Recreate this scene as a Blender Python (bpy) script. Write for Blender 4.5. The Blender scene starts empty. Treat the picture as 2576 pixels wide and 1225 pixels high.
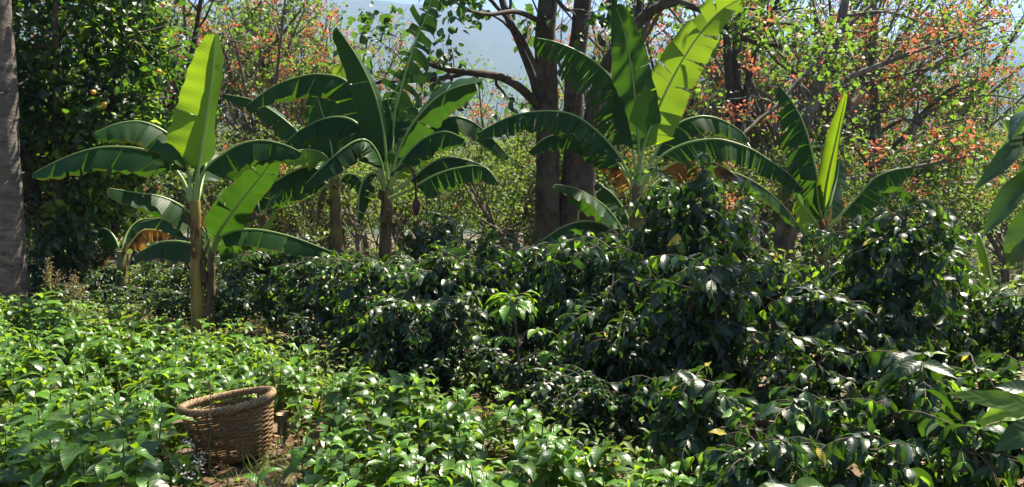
import bpy, math, random
import numpy as np
from math import radians as R, sin, cos, pi

C = bpy.context.scene
# ------------------------------------------------------------------ camera, sky, sun, exposure
W, H, F = 2576.0, 1225.0, 2218.0          # measuring grid of the photograph and its focal length
CAMZ, PITCH = 1.75, math.atan((612.5 - 385.0) / F)
cam_d = bpy.data.cameras.new('camera'); cam = bpy.data.objects.new('camera', cam_d); C.collection.objects.link(cam)
cam.location = (0, 0, CAMZ); cam.rotation_euler = (pi / 2 - PITCH, 0, 0)
cam_d.sensor_width = 36; cam_d.lens = F / W * 36; cam_d.clip_start = 0.05; cam_d.clip_end = 12000
C.camera = cam
SUN_EL, SUN_AZ = R(58), R(45)              # azimuth clockwise from straight ahead (+y)
world = bpy.data.worlds.new('World'); C.world = world; world.use_nodes = True
wn = world.node_tree.nodes; wl = world.node_tree.links
sky = wn.new('ShaderNodeTexSky'); sky.sky_type = 'NISHITA'; sky.sun_disc = False
sky.sun_elevation = SUN_EL; sky.sun_rotation = SUN_AZ; sky.altitude = 1200; sky.dust_density = 2.0
wl.new(sky.outputs[0], wn['Background'].inputs[0]); wn['Background'].inputs[1].default_value = 0.05
sd = bpy.data.lights.new('sun', 'SUN'); sd.energy = 5.0; sd.angle = R(0.5); sd.color = (1, 0.91, 0.76)
sun = bpy.data.objects.new('sun', sd); C.collection.objects.link(sun)
sun.rotation_euler = (pi / 2 - SUN_EL, 0, pi - SUN_AZ)
sun.location = (20, 20, 40)
C.view_settings.view_transform = 'Standard'; C.view_settings.look = 'None'
C.view_settings.exposure = 2.0; C.view_settings.gamma = 1
C.cycles.max_bounces = 5; C.cycles.transmission_bounces = 4; C.cycles.diffuse_bounces = 2; C.cycles.glossy_bounces = 2
C.cycles.volume_bounces = 0; C.cycles.transparent_max_bounces = 8
C.cycles.use_denoising = True

# ------------------------------------------------------------------ helpers
rng = np.random.default_rng(11)
A = lambda *v: np.array(v, float)
fwd = A(0, cos(PITCH), -sin(PITCH)); upv = A(0, sin(PITCH), cos(PITCH))
def at(px, py, Y):
    """A place Y metres ahead of the camera that is seen at (px, py) of the measuring grid."""
    d = fwd + A(1, 0, 0) * ((px - W / 2) / F) + upv * ((H / 2 - py) / F)
    return A(0, 0, CAMZ) + d * (Y / d[1])
def nrm(v):
    v = np.asarray(v, float); return v / (np.linalg.norm(v, axis=-1, keepdims=True) + 1e-12)
def smooth(a, b, t):
    t = np.clip((np.asarray(t, float) - a) / (b - a), 0, 1); return t * t * (3 - 2 * t)
def ground_z(x, y):
    x = np.asarray(x, float); y = np.asarray(y, float)
    z = -0.5 * smooth(8, 14, y) - 0.085 * np.clip(y - 14, 0, 46) - 0.09 * np.clip(y - 60, 0, 380)
    z = z + 0.03 * np.sin(x * 1.3 + y * .7) * np.cos(y * 1.1 - x * .4) * (y > -3)
    return z + 0.25 * np.sin(x * .21 + 1) * np.sin(y * .17) * smooth(14, 30, y)
def gz(x, y): return float(ground_z(x, y))

class MB:
    """Collects quads for ONE mesh object."""
    def __init__(s): s.v, s.f, s.uv, s.mi, s.n = [], [], [], [], 0
    def add(s, v, f, uv=None, mi=0):
        v = np.asarray(v, float).reshape(-1, 3); f = np.asarray(f, int).reshape(-1, 4)
        s.v.append(v); s.f.append(f + s.n); s.n += len(v)
        s.uv.append(np.zeros((len(v), 2)) if uv is None else np.asarray(uv, float).reshape(-1, 2))
        s.mi.append(np.full(len(f), mi) if np.isscalar(mi) else np.asarray(mi))
    def mesh(s, name, mats):
        v = np.concatenate(s.v); f = np.concatenate(s.f); uv = np.concatenate(s.uv); mi = np.concatenate(s.mi)
        me = bpy.data.meshes.new(name)
        me.vertices.add(len(v)); me.vertices.foreach_set('co', v.ravel().astype('f'))
        me.loops.add(len(f) * 4); me.loops.foreach_set('vertex_index', f.ravel().astype('i'))
        me.polygons.add(len(f)); me.polygons.foreach_set('loop_start', np.arange(0, len(f) * 4, 4, dtype='i'))
        me.polygons.foreach_set('loop_total', np.full(len(f), 4, 'i'))
        me.polygons.foreach_set('material_index', mi.astype('i'))
        me.polygons.foreach_set('use_smooth', np.ones(len(f), bool))
        l = me.uv_layers.new(name='UVMap'); l.data.foreach_set('uv', uv[f.ravel()].ravel().astype('f'))
        for m in (mats if isinstance(mats, (list, tuple)) else [mats]): me.materials.append(m)
        me.update(calc_edges=True); me.validate()
        return me
    def build(s, name, mats, parent=None):
        o = bpy.data.objects.new(name, s.mesh(name, mats)); C.collection.objects.link(o)
        if parent is not None: o.parent = parent
        return o
def tag(o, label=None, cat=None, group=None, kind=None):
    for k, v in (('label', label), ('category', cat), ('group', group), ('kind', kind)):
        if v: o[k] = v
    return o
def thing(name, label, cat, loc=(0, 0, 0), group=None):
    o = bpy.data.objects.new(name, None); C.collection.objects.link(o); o.location = loc
    o.empty_display_size = .1
    return tag(o, label, cat, group)
def dup(root, loc, rz, sc, label=None, group=None, lean=(0, 0)):
    r = root.copy(); C.collection.objects.link(r); r.location = loc
    r.rotation_euler = (lean[0], lean[1], rz); r.scale = sc if hasattr(sc, '__len__') else (sc,) * 3
    if label: r['label'] = label
    if group: r['group'] = group
    for ch in list(root.children):
        c = ch.copy(); C.collection.objects.link(c); c.parent = r
        for g in ch.children:
            d = g.copy(); C.collection.objects.link(d); d.parent = c
    return r

def grid_faces(nu, nv, closed=False):
    """Quads of an (nu+1) x (nv+1) grid, v fastest; closed wraps v (then nv columns)."""
    cols = nv if closed else nv + 1
    i, j = np.meshgrid(np.arange(nu), np.arange(nv), indexing='ij'); j2 = (j + 1) % cols if closed else j + 1
    return np.stack([i * cols + j, (i + 1) * cols + j, (i + 1) * cols + j2, i * cols + j2], -1).reshape(-1, 4)
def resample(pts, n):
    """Catmull-Rom through pts, n points even in arc length."""
    p = np.asarray(pts, float)
    if len(p) > 2:
        q = np.vstack([2 * p[0] - p[1], p, 2 * p[-1] - p[-2]]); out = []
        for i in range(1, len(q) - 2):
            t = np.linspace(0, 1, 14, endpoint=False)[:, None]
            a, b, c, d = q[i - 1], q[i], q[i + 1], q[i + 2]
            out.append(.5 * (2 * b + (c - a) * t + (2 * a - 5 * b + 4 * c - d) * t ** 2 + (3 * b - a - 3 * c + d) * t ** 3))
        p = np.vstack(out + [p[-1:]])
    s = np.r_[0, np.cumsum(np.linalg.norm(np.diff(p, axis=0), axis=1))]; u = np.linspace(0, s[-1], n)
    return np.stack([np.interp(u, s, p[:, k]) for k in range(3)], 1)
def tangents(p): return nrm(np.gradient(p, axis=0))
def frames(T, ref=None):
    N = np.zeros_like(T); n = A(0.31, 0.2, 1) if ref is None else ref
    for i, t in enumerate(T):
        n = n - t * n.dot(t)
        if np.linalg.norm(n) < 1e-4: n = np.cross(t, A(1, 0, .3))
        n = n / np.linalg.norm(n); N[i] = n
    return N, np.cross(T, N)
def tube(mb, pts, rad, sides=6, mi=0, bump=0.0, seed=0):
    p = np.asarray(pts, float); n = len(p); rad = np.broadcast_to(np.asarray(rad, float), (n,))
    T = tangents(p); N, B = frames(T); a = np.arange(sides) * 2 * pi / sides
    rr = rad[:, None] * np.ones(sides)
    if bump:
        g = np.random.default_rng(seed); ph = g.uniform(0, 6, 6)
        i = np.arange(n)[:, None] * .5
        rr = rr * (1 + bump * (np.sin(a * 2 + ph[0] + i * .2) * .5 + np.sin(a * 3 + ph[1] + i) * .4 + np.sin(a + ph[2] + i * 1.7) * .4 + g.normal(0, .25, rr.shape)))
    v = p[:, None] + rr[..., None] * (N[:, None] * np.cos(a)[None, :, None] + B[:, None] * np.sin(a)[None, :, None])
    L = np.r_[0, np.cumsum(np.linalg.norm(np.diff(p, axis=0), axis=1))]
    uv = np.stack(np.broadcast_arrays(L[:, None], (a / (2 * pi))[None]), -1)
    mb.add(v, grid_faces(n - 1, sides, True), uv, mi)
    if rad[-1] > .012:     # close the end
        c = v[-1].mean(0); vv = np.vstack([v[-1], v[-1] * .4 + c * .6])
        k = np.arange(sides); mb.add(vv, np.stack([k, (k + 1) % sides, sides + (k + 1) % sides, sides + k], -1), None, mi)
        mb.add(np.vstack([vv[sides:]]), [[0, i, i + 1, min(i + 2, sides - 1)] for i in range(1, sides - 2, 2)], None, mi)

def leaves(mb, P, D, N, L, Wd, curl=.9, fold=.25, wave=.12, nu=5, nv=4, mi=0, g=rng, tip=1.0):
    """Pointed oval leaves: base P, direction D, upper side N, length L, half width Wd; all drawn into one mesh."""
    P = np.asarray(P, float).reshape(-1, 3); n = len(P)
    if not n: return
    D = nrm(np.broadcast_to(D, (n, 3))); N = np.broadcast_to(N, (n, 3)); N = nrm(N - D * (N * D).sum(1, keepdims=True)); S = np.cross(D, N)
    L = np.broadcast_to(L, (n,)).astype(float); Wd = np.broadcast_to(Wd, (n,)).astype(float)
    k = np.broadcast_to(curl, (n,)) * g.uniform(.6, 1.4, n) + 1e-3
    u = np.linspace(0, 1, nu + 1); v = np.linspace(-1, 1, nv + 1)
    prof = np.sin(pi * np.clip(u, 0, 1) ** .82) ** .85 * (1 - .25 * u ** 3 * tip); prof[0] = .04; prof[-1] = .02
    ku = k[:, None] * u
    a = L[:, None] * np.sin(ku) / k[:, None]; b = -L[:, None] * (1 - np.cos(ku)) / k[:, None]
    mid = P[:, None] + a[..., None] * D[:, None] + b[..., None] * N[:, None]
    Nl = N[:, None] * np.cos(ku)[..., None] + D[:, None] * np.sin(ku)[..., None]
    w = Wd[:, None] * prof
    ph = g.uniform(0, 6, (n, 2)); fo = fold * g.uniform(.3, 1.7, n)
    wav = wave * np.sin(u[None] * 13 + ph[:, :1])[..., None] * np.abs(v) * (1 + .6 * np.sign(v) * np.sin(ph[:, 1:2])[..., None])
    off = fo[:, None, None] * (np.abs(v) ** 1.4) + wav
    V = mid[:, :, None] + S[:, None, None] * (w[..., None] * v)[..., None] + Nl[:, :, None] * (w[..., None] * off)[..., None]
    f = grid_faces(nu, nv); per = (nu + 1) * (nv + 1)
    Fs = (f[None] + (np.arange(n) * per)[:, None, None]).reshape(-1, 4)
    uv = np.broadcast_to(np.stack(np.meshgrid(u, v * .5 + .5, indexing='ij'), -1)[None], (n, nu + 1, nv + 1, 2))
    m = np.repeat(np.broadcast_to(mi, (n,)), len(f))
    mb.add(V, Fs, uv, m)

# ------------------------------------------------------------------ materials
def new_mat(name):
    m = bpy.data.materials.new(name); m.use_nodes = True; nt = m.node_tree
    return m, nt.nodes, nt.links, nt.nodes['Principled BSDF'], nt.nodes['Material Output']
def math_node(n, l, op, a, b=None):
    x = n.new('ShaderNodeMath'); x.operation = op
    for i, s in enumerate((a, b)):
        if s is None: continue
        if isinstance(s, (int, float)): x.inputs[i].default_value = s
        else: l.new(s, x.inputs[i])
    return x.outputs[0]
def ramp(n, l, fac, stops):
    r = n.new('ShaderNodeValToRGB'); e = r.color_ramp.elements
    while len(e) < len(stops): e.new(.5)
    for q, (p, c) in zip(e, stops): q.position = p; q.color = (*c, 1)
    l.new(fac, r.inputs[0]); return r.outputs[0]
def mixc(n, l, fac, a, b, mode='MIX'):
    x = n.new('ShaderNodeMix'); x.data_type = 'RGBA'; x.blend_type = mode
    for s, sock in ((fac, x.inputs[0]), (a, x.inputs[6]), (b, x.inputs[7])):
        if isinstance(s, (int, float)): sock.default_value = s
        elif isinstance(s, tuple): sock.default_value = (*s, 1)
        else: l.new(s, sock)
    return x.outputs[2]
def leaf_mat(name, stops, trans, tf=.35, rough=.35, spec=.5, veins=9.0, slant=3.0, bump=.3, vein_col=None, blotch=None, margin=False):
    m, n, l, p, out = new_mat(name)
    geo = n.new('ShaderNodeNewGeometry'); uvn = n.new('ShaderNodeTexCoord'); sp = n.new('ShaderNodeSeparateXYZ'); l.new(uvn.outputs['UV'], sp.inputs[0])
    u, v = sp.outputs[0], sp.outputs[1]
    obi = n.new('ShaderNodeObjectInfo')
    noi = n.new('ShaderNodeTexNoise'); noi.inputs['Scale'].default_value = 5; l.new(uvn.outputs['Object'], noi.inputs['Vector'])
    rnd = math_node(n, l, 'ADD', math_node(n, l, 'MULTIPLY', geo.outputs['Random Per Island'], .75), math_node(n, l, 'MULTIPLY', obi.outputs['Random'], .25))
    rnd = math_node(n, l, 'ADD', math_node(n, l, 'MULTIPLY', rnd, .8), math_node(n, l, 'MULTIPLY', math_node(n, l, 'SUBTRACT', noi.outputs[0], .3), .5))
    col = ramp(n, l, rnd, stops)
    av = math_node(n, l, 'ABSOLUTE', math_node(n, l, 'SUBTRACT', v, .5))
    arg = math_node(n, l, 'SUBTRACT', math_node(n, l, 'MULTIPLY', u, veins), math_node(n, l, 'MULTIPLY', av, slant))
    wv = math_node(n, l, 'SINE', math_node(n, l, 'MULTIPLY', arg, 2 * pi))
    mid = math_node(n, l, 'LESS_THAN', av, .025)
    if vein_col:
        col = mixc(n, l, math_node(n, l, 'MULTIPLY', mid, .8), col, vein_col)
        col = mixc(n, l, math_node(n, l, 'MULTIPLY', math_node(n, l, 'GREATER_THAN', wv, .88), .35), col, vein_col)
    tcol = trans
    if blotch:
        b = n.new('ShaderNodeTexNoise'); b.inputs['Scale'].default_value = blotch[0]; b.inputs['Detail'].default_value = 5; l.new(uvn.outputs['Object'], b.inputs['Vector'])
        bf = ramp(n, l, b.outputs[0], [(blotch[2], (0, 0, 0)), (blotch[2] + .1, (1, 1, 1))])
        col = mixc(n, l, bf, col, blotch[1]); tcol = mixc(n, l, bf, trans, tuple(c * 1.5 for c in blotch[1]))
    else:
        tcol = mixc(n, l, math_node(n, l, 'MULTIPLY', math_node(n, l, 'ADD', math_node(n, l, 'MULTIPLY', wv, .7), math_node(n, l, 'MULTIPLY', noi.outputs[0], 1.6)), .24), trans, tuple(c * .45 for c in trans))
    if margin:                                            # dry brown margin of uneven width
        e = n.new('ShaderNodeTexNoise'); e.inputs['Scale'].default_value = 9; e.inputs['Detail'].default_value = 4; l.new(uvn.outputs['Object'], e.inputs['Vector'])
        mf = math_node(n, l, 'GREATER_THAN', math_node(n, l, 'ADD', av, math_node(n, l, 'MULTIPLY', e.outputs[0], .11)), .545)
        col = mixc(n, l, mf, col, (.11, .065, .02)); tcol = mixc(n, l, mf, tcol, (.16, .09, .02))
    l.new(col, p.inputs['Base Color']); p.inputs['Roughness'].default_value = rough; p.inputs['Specular IOR Level'].default_value = spec
    bu = n.new('ShaderNodeBump'); bu.inputs['Strength'].default_value = bump; bu.inputs['Distance'].default_value = .004
    l.new(wv, bu.inputs['Height']); l.new(bu.outputs[0], p.inputs['Normal'])
    t = n.new('ShaderNodeBsdfTranslucent')
    if isinstance(tcol, tuple): t.inputs[0].default_value = (*tcol, 1)
    else: l.new(tcol, t.inputs[0])
    mx = n.new('ShaderNodeMixShader'); mx.inputs[0].default_value = tf
    l.new(p.outputs[0], mx.inputs[1]); l.new(t.outputs[0], mx.inputs[2]); l.new(mx.outputs[0], out.inputs[0])
    return m
def bark_mat(name, c1, c2, c3=None, scale=6, stretch=.25, bump=.5, rough=.85):
    m, n, l, p, out = new_mat(name)
    tc = n.new('ShaderNodeTexCoord'); mp = n.new('ShaderNodeMapping'); mp.inputs['Scale'].default_value = (1, 1, stretch); l.new(tc.outputs['Object'], mp.inputs[0])
    a = n.new('ShaderNodeTexNoise'); a.inputs['Scale'].default_value = scale; a.inputs['Detail'].default_value = 8; a.inputs['Roughness'].default_value = .65; l.new(mp.outputs[0], a.inputs['Vector'])
    b = n.new('ShaderNodeTexNoise'); b.inputs['Scale'].default_value = scale * .22; b.inputs['Detail'].default_value = 3; l.new(tc.outputs['Object'], b.inputs['Vector'])
    col = ramp(n, l, a.outputs[0], [(.32, c1), (.68, c2)])
    if c3: col = mixc(n, l, ramp(n, l, b.outputs[0], [(.5, (0, 0, 0)), (.62, (1, 1, 1))]), col, c3)
    l.new(col, p.inputs['Base Color']); p.inputs['Roughness'].default_value = rough; p.inputs['Specular IOR Level'].default_value = .25
    bu = n.new('ShaderNodeBump'); bu.inputs['Strength'].default_value = bump; bu.inputs['Distance'].default_value = .02; l.new(a.outputs[0], bu.inputs['Height']); l.new(bu.outputs[0], p.inputs['Normal'])
    return m
M = {}
M['banana'] = leaf_mat('banana_leaf', [(0, (.008, .030, .008)), (.5, (.012, .042, .010)), (1, (.02, .06, .014))], (.075, .20, .010), .28, .48, .18, 62, 3.0, .12, (.05, .12, .03), margin=True)
M['banana_young_backlit'] = leaf_mat('young_and_backlit_banana_leaf', [(0, (.05, .14, .015)), (1, (.08, .19, .02))], (.32, .50, .015), .5, .42, .3, 44, 3.0, .2, (.14, .26, .04))  # young leaves, plus older ones with backlit sun put into the colour
M['banana_dry'] = leaf_mat('yellowed_banana_leaf', [(0, (.14, .08, .016)), (1, (.24, .15, .025))], (.34, .19, .02), .42, .6, .3, 30, 3, .2, None, (6, (.07, .035, .013), .47))
M['banana_dead'] = leaf_mat('dead_banana_leaf', [(0, (.07, .045, .025)), (1, (.16, .10, .055))], (.2, .12, .05), .25, .8, .2, 30, 3, .3)
M['coffee'] = leaf_mat('coffee_leaf', [(0, (.004, .014, .007)), (.5, (.008, .024, .007)), (1, (.020, .055, .009))], (.10, .24, .012), .22, .41, .55, 8, 2.4, .09, (.05, .12, .03))
M['coffee_young'] = leaf_mat('young_coffee_leaf', [(0, (.05, .14, .012)), (1, (.10, .23, .02))], (.32, .55, .03), .38, .36, .5, 8, 2.4, .22, (.12, .24, .05))
M['seedling'] = leaf_mat('seedling_leaf', [(0, (.014, .042, .007)), (.5, (.038, .086, .008)), (1, (.066, .128, .010))], (.30, .48, .012), .33, .36, .6, 8, 2.4, .09, (.09, .2, .05))
M['coffee_yellow'] = leaf_mat('yellow_coffee_leaf', [(0, (.4, .32, .03)), (1, (.5, .42, .06))], (.6, .5, .05), .35, .4, .4, 8, 2.4, .5)
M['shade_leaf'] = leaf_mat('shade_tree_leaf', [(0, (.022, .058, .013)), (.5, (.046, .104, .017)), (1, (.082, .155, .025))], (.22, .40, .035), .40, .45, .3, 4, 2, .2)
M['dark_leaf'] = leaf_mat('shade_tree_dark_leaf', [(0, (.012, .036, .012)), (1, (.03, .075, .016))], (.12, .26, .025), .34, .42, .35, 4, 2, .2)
M['olive_leaf'] = leaf_mat('scrub_leaf', [(0, (.030, .058, .015)), (.5, (.055, .100, .02)), (1, (.10, .145, .03))], (.23, .34, .04), .40, .5, .3, 4, 2, .2)
M['citrus'] = leaf_mat('citrus_leaf', [(0, (.006, .020, .007)), (.6, (.011, .036, .008)), (1, (.03, .08, .012))], (.16, .36, .02), .28, .33, .5, 6, 2, .4)
M['citrus_sunlit'] = leaf_mat('sunlit_citrus_leaf', [(0, (.09, .19, .02)), (1, (.16, .28, .03))], (.42, .58, .03), .45, .38, .45, 6, 2, .4)  # mature citrus leaves with sunlight put into the colour
M['flower'] = leaf_mat('coral_flower', [(0, (.48, .10, .05)), (1, (.60, .22, .11))], (.62, .20, .09), .40, .5, .2, 2, 1, 0)
M['white_flower'] = leaf_mat('white_flower', [(0, (.6, .6, .5)), (1, (.75, .75, .68))], (.6, .6, .5), .4, .6, .2, 2, 1, 0)
M['seedhead'] = leaf_mat('dry_seedhead', [(0, (.20, .15, .07)), (1, (.34, .27, .13))], (.3, .24, .12), .35, .7, .2, 2, 1, 0)
M['grassblade'] = leaf_mat('grass_blade', [(0, (.07, .13, .03)), (.6, (.12, .19, .04)), (1, (.27, .24, .10))], (.3, .4, .06), .4, .5, .3, 2, 1, 0)
M['litter'] = leaf_mat('fallen_leaf', [(0, (.10, .055, .03)), (.5, (.20, .12, .06)), (1, (.38, .26, .15))], (.25, .14, .06), .2, .75, .2, 6, 2, .3)
M['orange'] = leaf_mat('orange_peel', [(0, (.75, .30, .02)), (1, (.8, .36, .03))], (.8, .3, .02), .05, .4, .4, 1, 0, 0)
M['midrib'] = leaf_mat('banana_midrib', [(0, (.17, .26, .07)), (1, (.26, .36, .12))], (.4, .5, .15), .15, .4, .5, 1, 0, 0)
M['midrib_dry'] = leaf_mat('yellowed_midrib', [(0, (.45, .36, .10)), (1, (.5, .40, .12))], (.5, .4, .1), .1, .5, .4, 1, 0, 0)
M['bud'] = leaf_mat('banana_bud', [(0, (.06, .012, .02)), (1, (.10, .02, .03))], (.2, .02, .03), .1, .4, .4, 8, 0, .4)
M['bark'] = bark_mat('grey_bark', (.045, .036, .028), (.16, .135, .11), (.20, .18, .15), 14, .3, .7)
M['bark_dark'] = bark_mat('dark_bark', (.018, .013, .009), (.095, .068, .046), (.085, .074, .056), 14, .4, 1.0)
M['bark_pale'] = bark_mat('pale_bark', (.07, .055, .04), (.22, .18, .14), (.15, .13, .10), 14, .3, .5)
M['bark_peel'] = bark_mat('peeling_bark', (.040, .032, .026), (.20, .168, .14), (.10, .085, .07), 6, 2.6, 1.0)
M['twig'] = bark_mat('coffee_wood', (.05, .04, .028), (.13, .10, .07), None, 30, .3, .4)
M['greenstem'] = bark_mat('green_stem', (.05, .10, .02), (.10, .16, .04), None, 20, .3, .2, .5)
M['pseudostem'] = bark_mat('banana_stem', (.045, .028, .018), (.20, .13, .07), (.16, .15, .035), 10, .12, .5, .6)
M['pseudostem_gold'] = bark_mat('golden_banana_stem', (.13, .08, .02), (.36, .25, .06), (.19, .17, .04), 9, .10, .5, .5)
M['pseudostem_green'] = bark_mat('green_banana_stem', (.10, .10, .04), (.20, .22, .08), (.08, .05, .03), 9, .12, .4, .5)
M['wicker'] = bark_mat('wicker', (.06, .033, .013), (.28, .17, .072), (.14, .082, .033), 45, .8, .4, .45)
M['wicker_rim'] = bark_mat('wicker_rim', (.075, .047, .024), (.35, .235, .12), (.18, .12, .06), 40, .8, .4, .45)
M['cutwood'] = bark_mat('cut_wood', (.35, .24, .13), (.55, .40, .24), None, 25, 1, .2)
# soil
m, n, l, p, out = new_mat('soil'); tc = n.new('ShaderNodeTexCoord')
a = n.new('ShaderNodeTexNoise'); a.inputs['Scale'].default_value = 9; a.inputs['Detail'].default_value = 9; l.new(tc.outputs['Object'], a.inputs['Vector'])
b = n.new('ShaderNodeTexNoise'); b.inputs['Scale'].default_value = .35; b.inputs['Detail'].default_value = 4; l.new(tc.outputs['Object'], b.inputs['Vector'])
cc = ramp(n, l, a.outputs[0], [(.3, (.055, .033, .021)), (.55, (.12, .075, .048)), (.75, (.22, .15, .10))])
cc = mixc(n, l, ramp(n, l, b.outputs[0], [(.45, (0, 0, 0)), (.6, (.7, .7, .7))]), cc, (.07, .09, .03))
l.new(cc, p.inputs['Base Color']); p.inputs['Roughness'].default_value = .95
bu = n.new('ShaderNodeBump'); bu.inputs['Strength'].default_value = .8; bu.inputs['Distance'].default_value = .03; l.new(a.outputs[0], bu.inputs['Height']); l.new(bu.outputs[0], p.inputs['Normal'])
M['soil'] = m
m, n, l, p, out = new_mat('forested_slope'); tc = n.new('ShaderNodeTexCoord')
a = n.new('ShaderNodeTexNoise'); a.inputs['Scale'].default_value = .12; a.inputs['Detail'].default_value = 8; l.new(tc.outputs['Object'], a.inputs['Vector'])
l.new(ramp(n, l, a.outputs[0], [(.35, (.022, .040, .018)), (.55, (.035, .058, .024)), (.7, (.05, .072, .03))]), p.inputs['Base Color']); p.inputs['Roughness'].default_value = 1
M['slope'] = m
def plain(name, c, rough=.7):
    m, n, l, p, out = new_mat(name); tc = n.new('ShaderNodeTexCoord'); a = n.new('ShaderNodeTexNoise'); a.inputs['Scale'].default_value = 4; a.inputs['Detail'].default_value = 6
    l.new(tc.outputs['Object'], a.inputs['Vector']); l.new(ramp(n, l, a.outputs[0], [(.3, tuple(x * .8 for x in c)), (.7, c)]), p.inputs['Base Color']); p.inputs['Roughness'].default_value = rough
    return m
M['whiteroof'] = plain('white_roof', (.75, .75, .73)); M['shedwall'] = plain('shed_wall', (.4, .36, .3))
M['dark_opening'] = plain('dark_opening', (.03, .03, .03))

# ------------------------------------------------------------------ the setting: ground, mountains
def warp(n, near, far):
    t = np.linspace(-1, 1, n); return np.sign(t) * (near * np.abs(t) + (far - near) * np.abs(t) ** 5)
gx = warp(161, 40, 2600); gy = np.concatenate([np.linspace(-12, 16, 90), 16 + np.linspace(0, 1, 90)[1:] ** 3 * 2900])
X, Yg = np.meshgrid(gx, gy, indexing='ij')
Z = ground_z(X, Yg)
mb = MB(); mb.add(np.stack([X, Yg, Z], -1), grid_faces(len(gx) - 1, len(gy) - 1)[:, ::-1]); g_o = mb.build('ground', M['soil']); tag(g_o, 'brown soil sloping away under the plantation', kind='structure')

def ridge(name, label, prof, Y, base, thick, rough, seed, mat):
    """A mountain: crest at distance Y following measured skyline heights, falling to both sides."""
    g = np.random.default_rng(seed)
    xs = np.linspace(-900, 3500, 260); ys = np.linspace(-1, 1, 40)
    py = np.interp(xs, [q[0] for q in prof], [q[1] for q in prof])
    py = py + sum(g.normal(0, 1) * rough * (6 / k) * np.sin(xs * k / 180 + g.uniform(0, 6)) for k in range(2, 26))
    crest = np.array([at(x, y, Y) for x, y in zip(xs, py)])
    V = np.zeros((len(xs), len(ys), 3))
    for j, s in enumerate(ys):
        d = abs(s); V[:, j, 0] = crest[:, 0]; V[:, j, 1] = crest[:, 1] + s * thick * (1 + .2 * np.sin(xs / 130 + j * .1))
        fall = d ** 1.15 * (1 + .25 * np.sin(xs / 60 + seed) * (d * (1 - d) * 4))
        V[:, j, 2] = crest[:, 2] * (1 - fall) + base * fall
    mb = MB(); mb.add(V, grid_faces(len(xs) - 1, len(ys) - 1)[:, ::-1]); return tag(mb.build(name, mat), label, kind='structure')
ridge('mountain', 'long blue hazy mountain ridge beyond the valley', [(-900, 60), (300, 10), (800, -6), (1100, 8), (1400, 45), (1700, 88), (2100, 96), (2576, 88), (3500, 60)], 1700, -60, 900, .55, 3, M['slope'])
ridge('hills', 'lower wooded hills in the valley before the mountain', [(-900, 330), (600, 318), (1200, 292), (1700, 300), (2200, 318), (2576, 300), (3500, 290)], 620, -60, 330, 1.0, 5, M['slope'])

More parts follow.
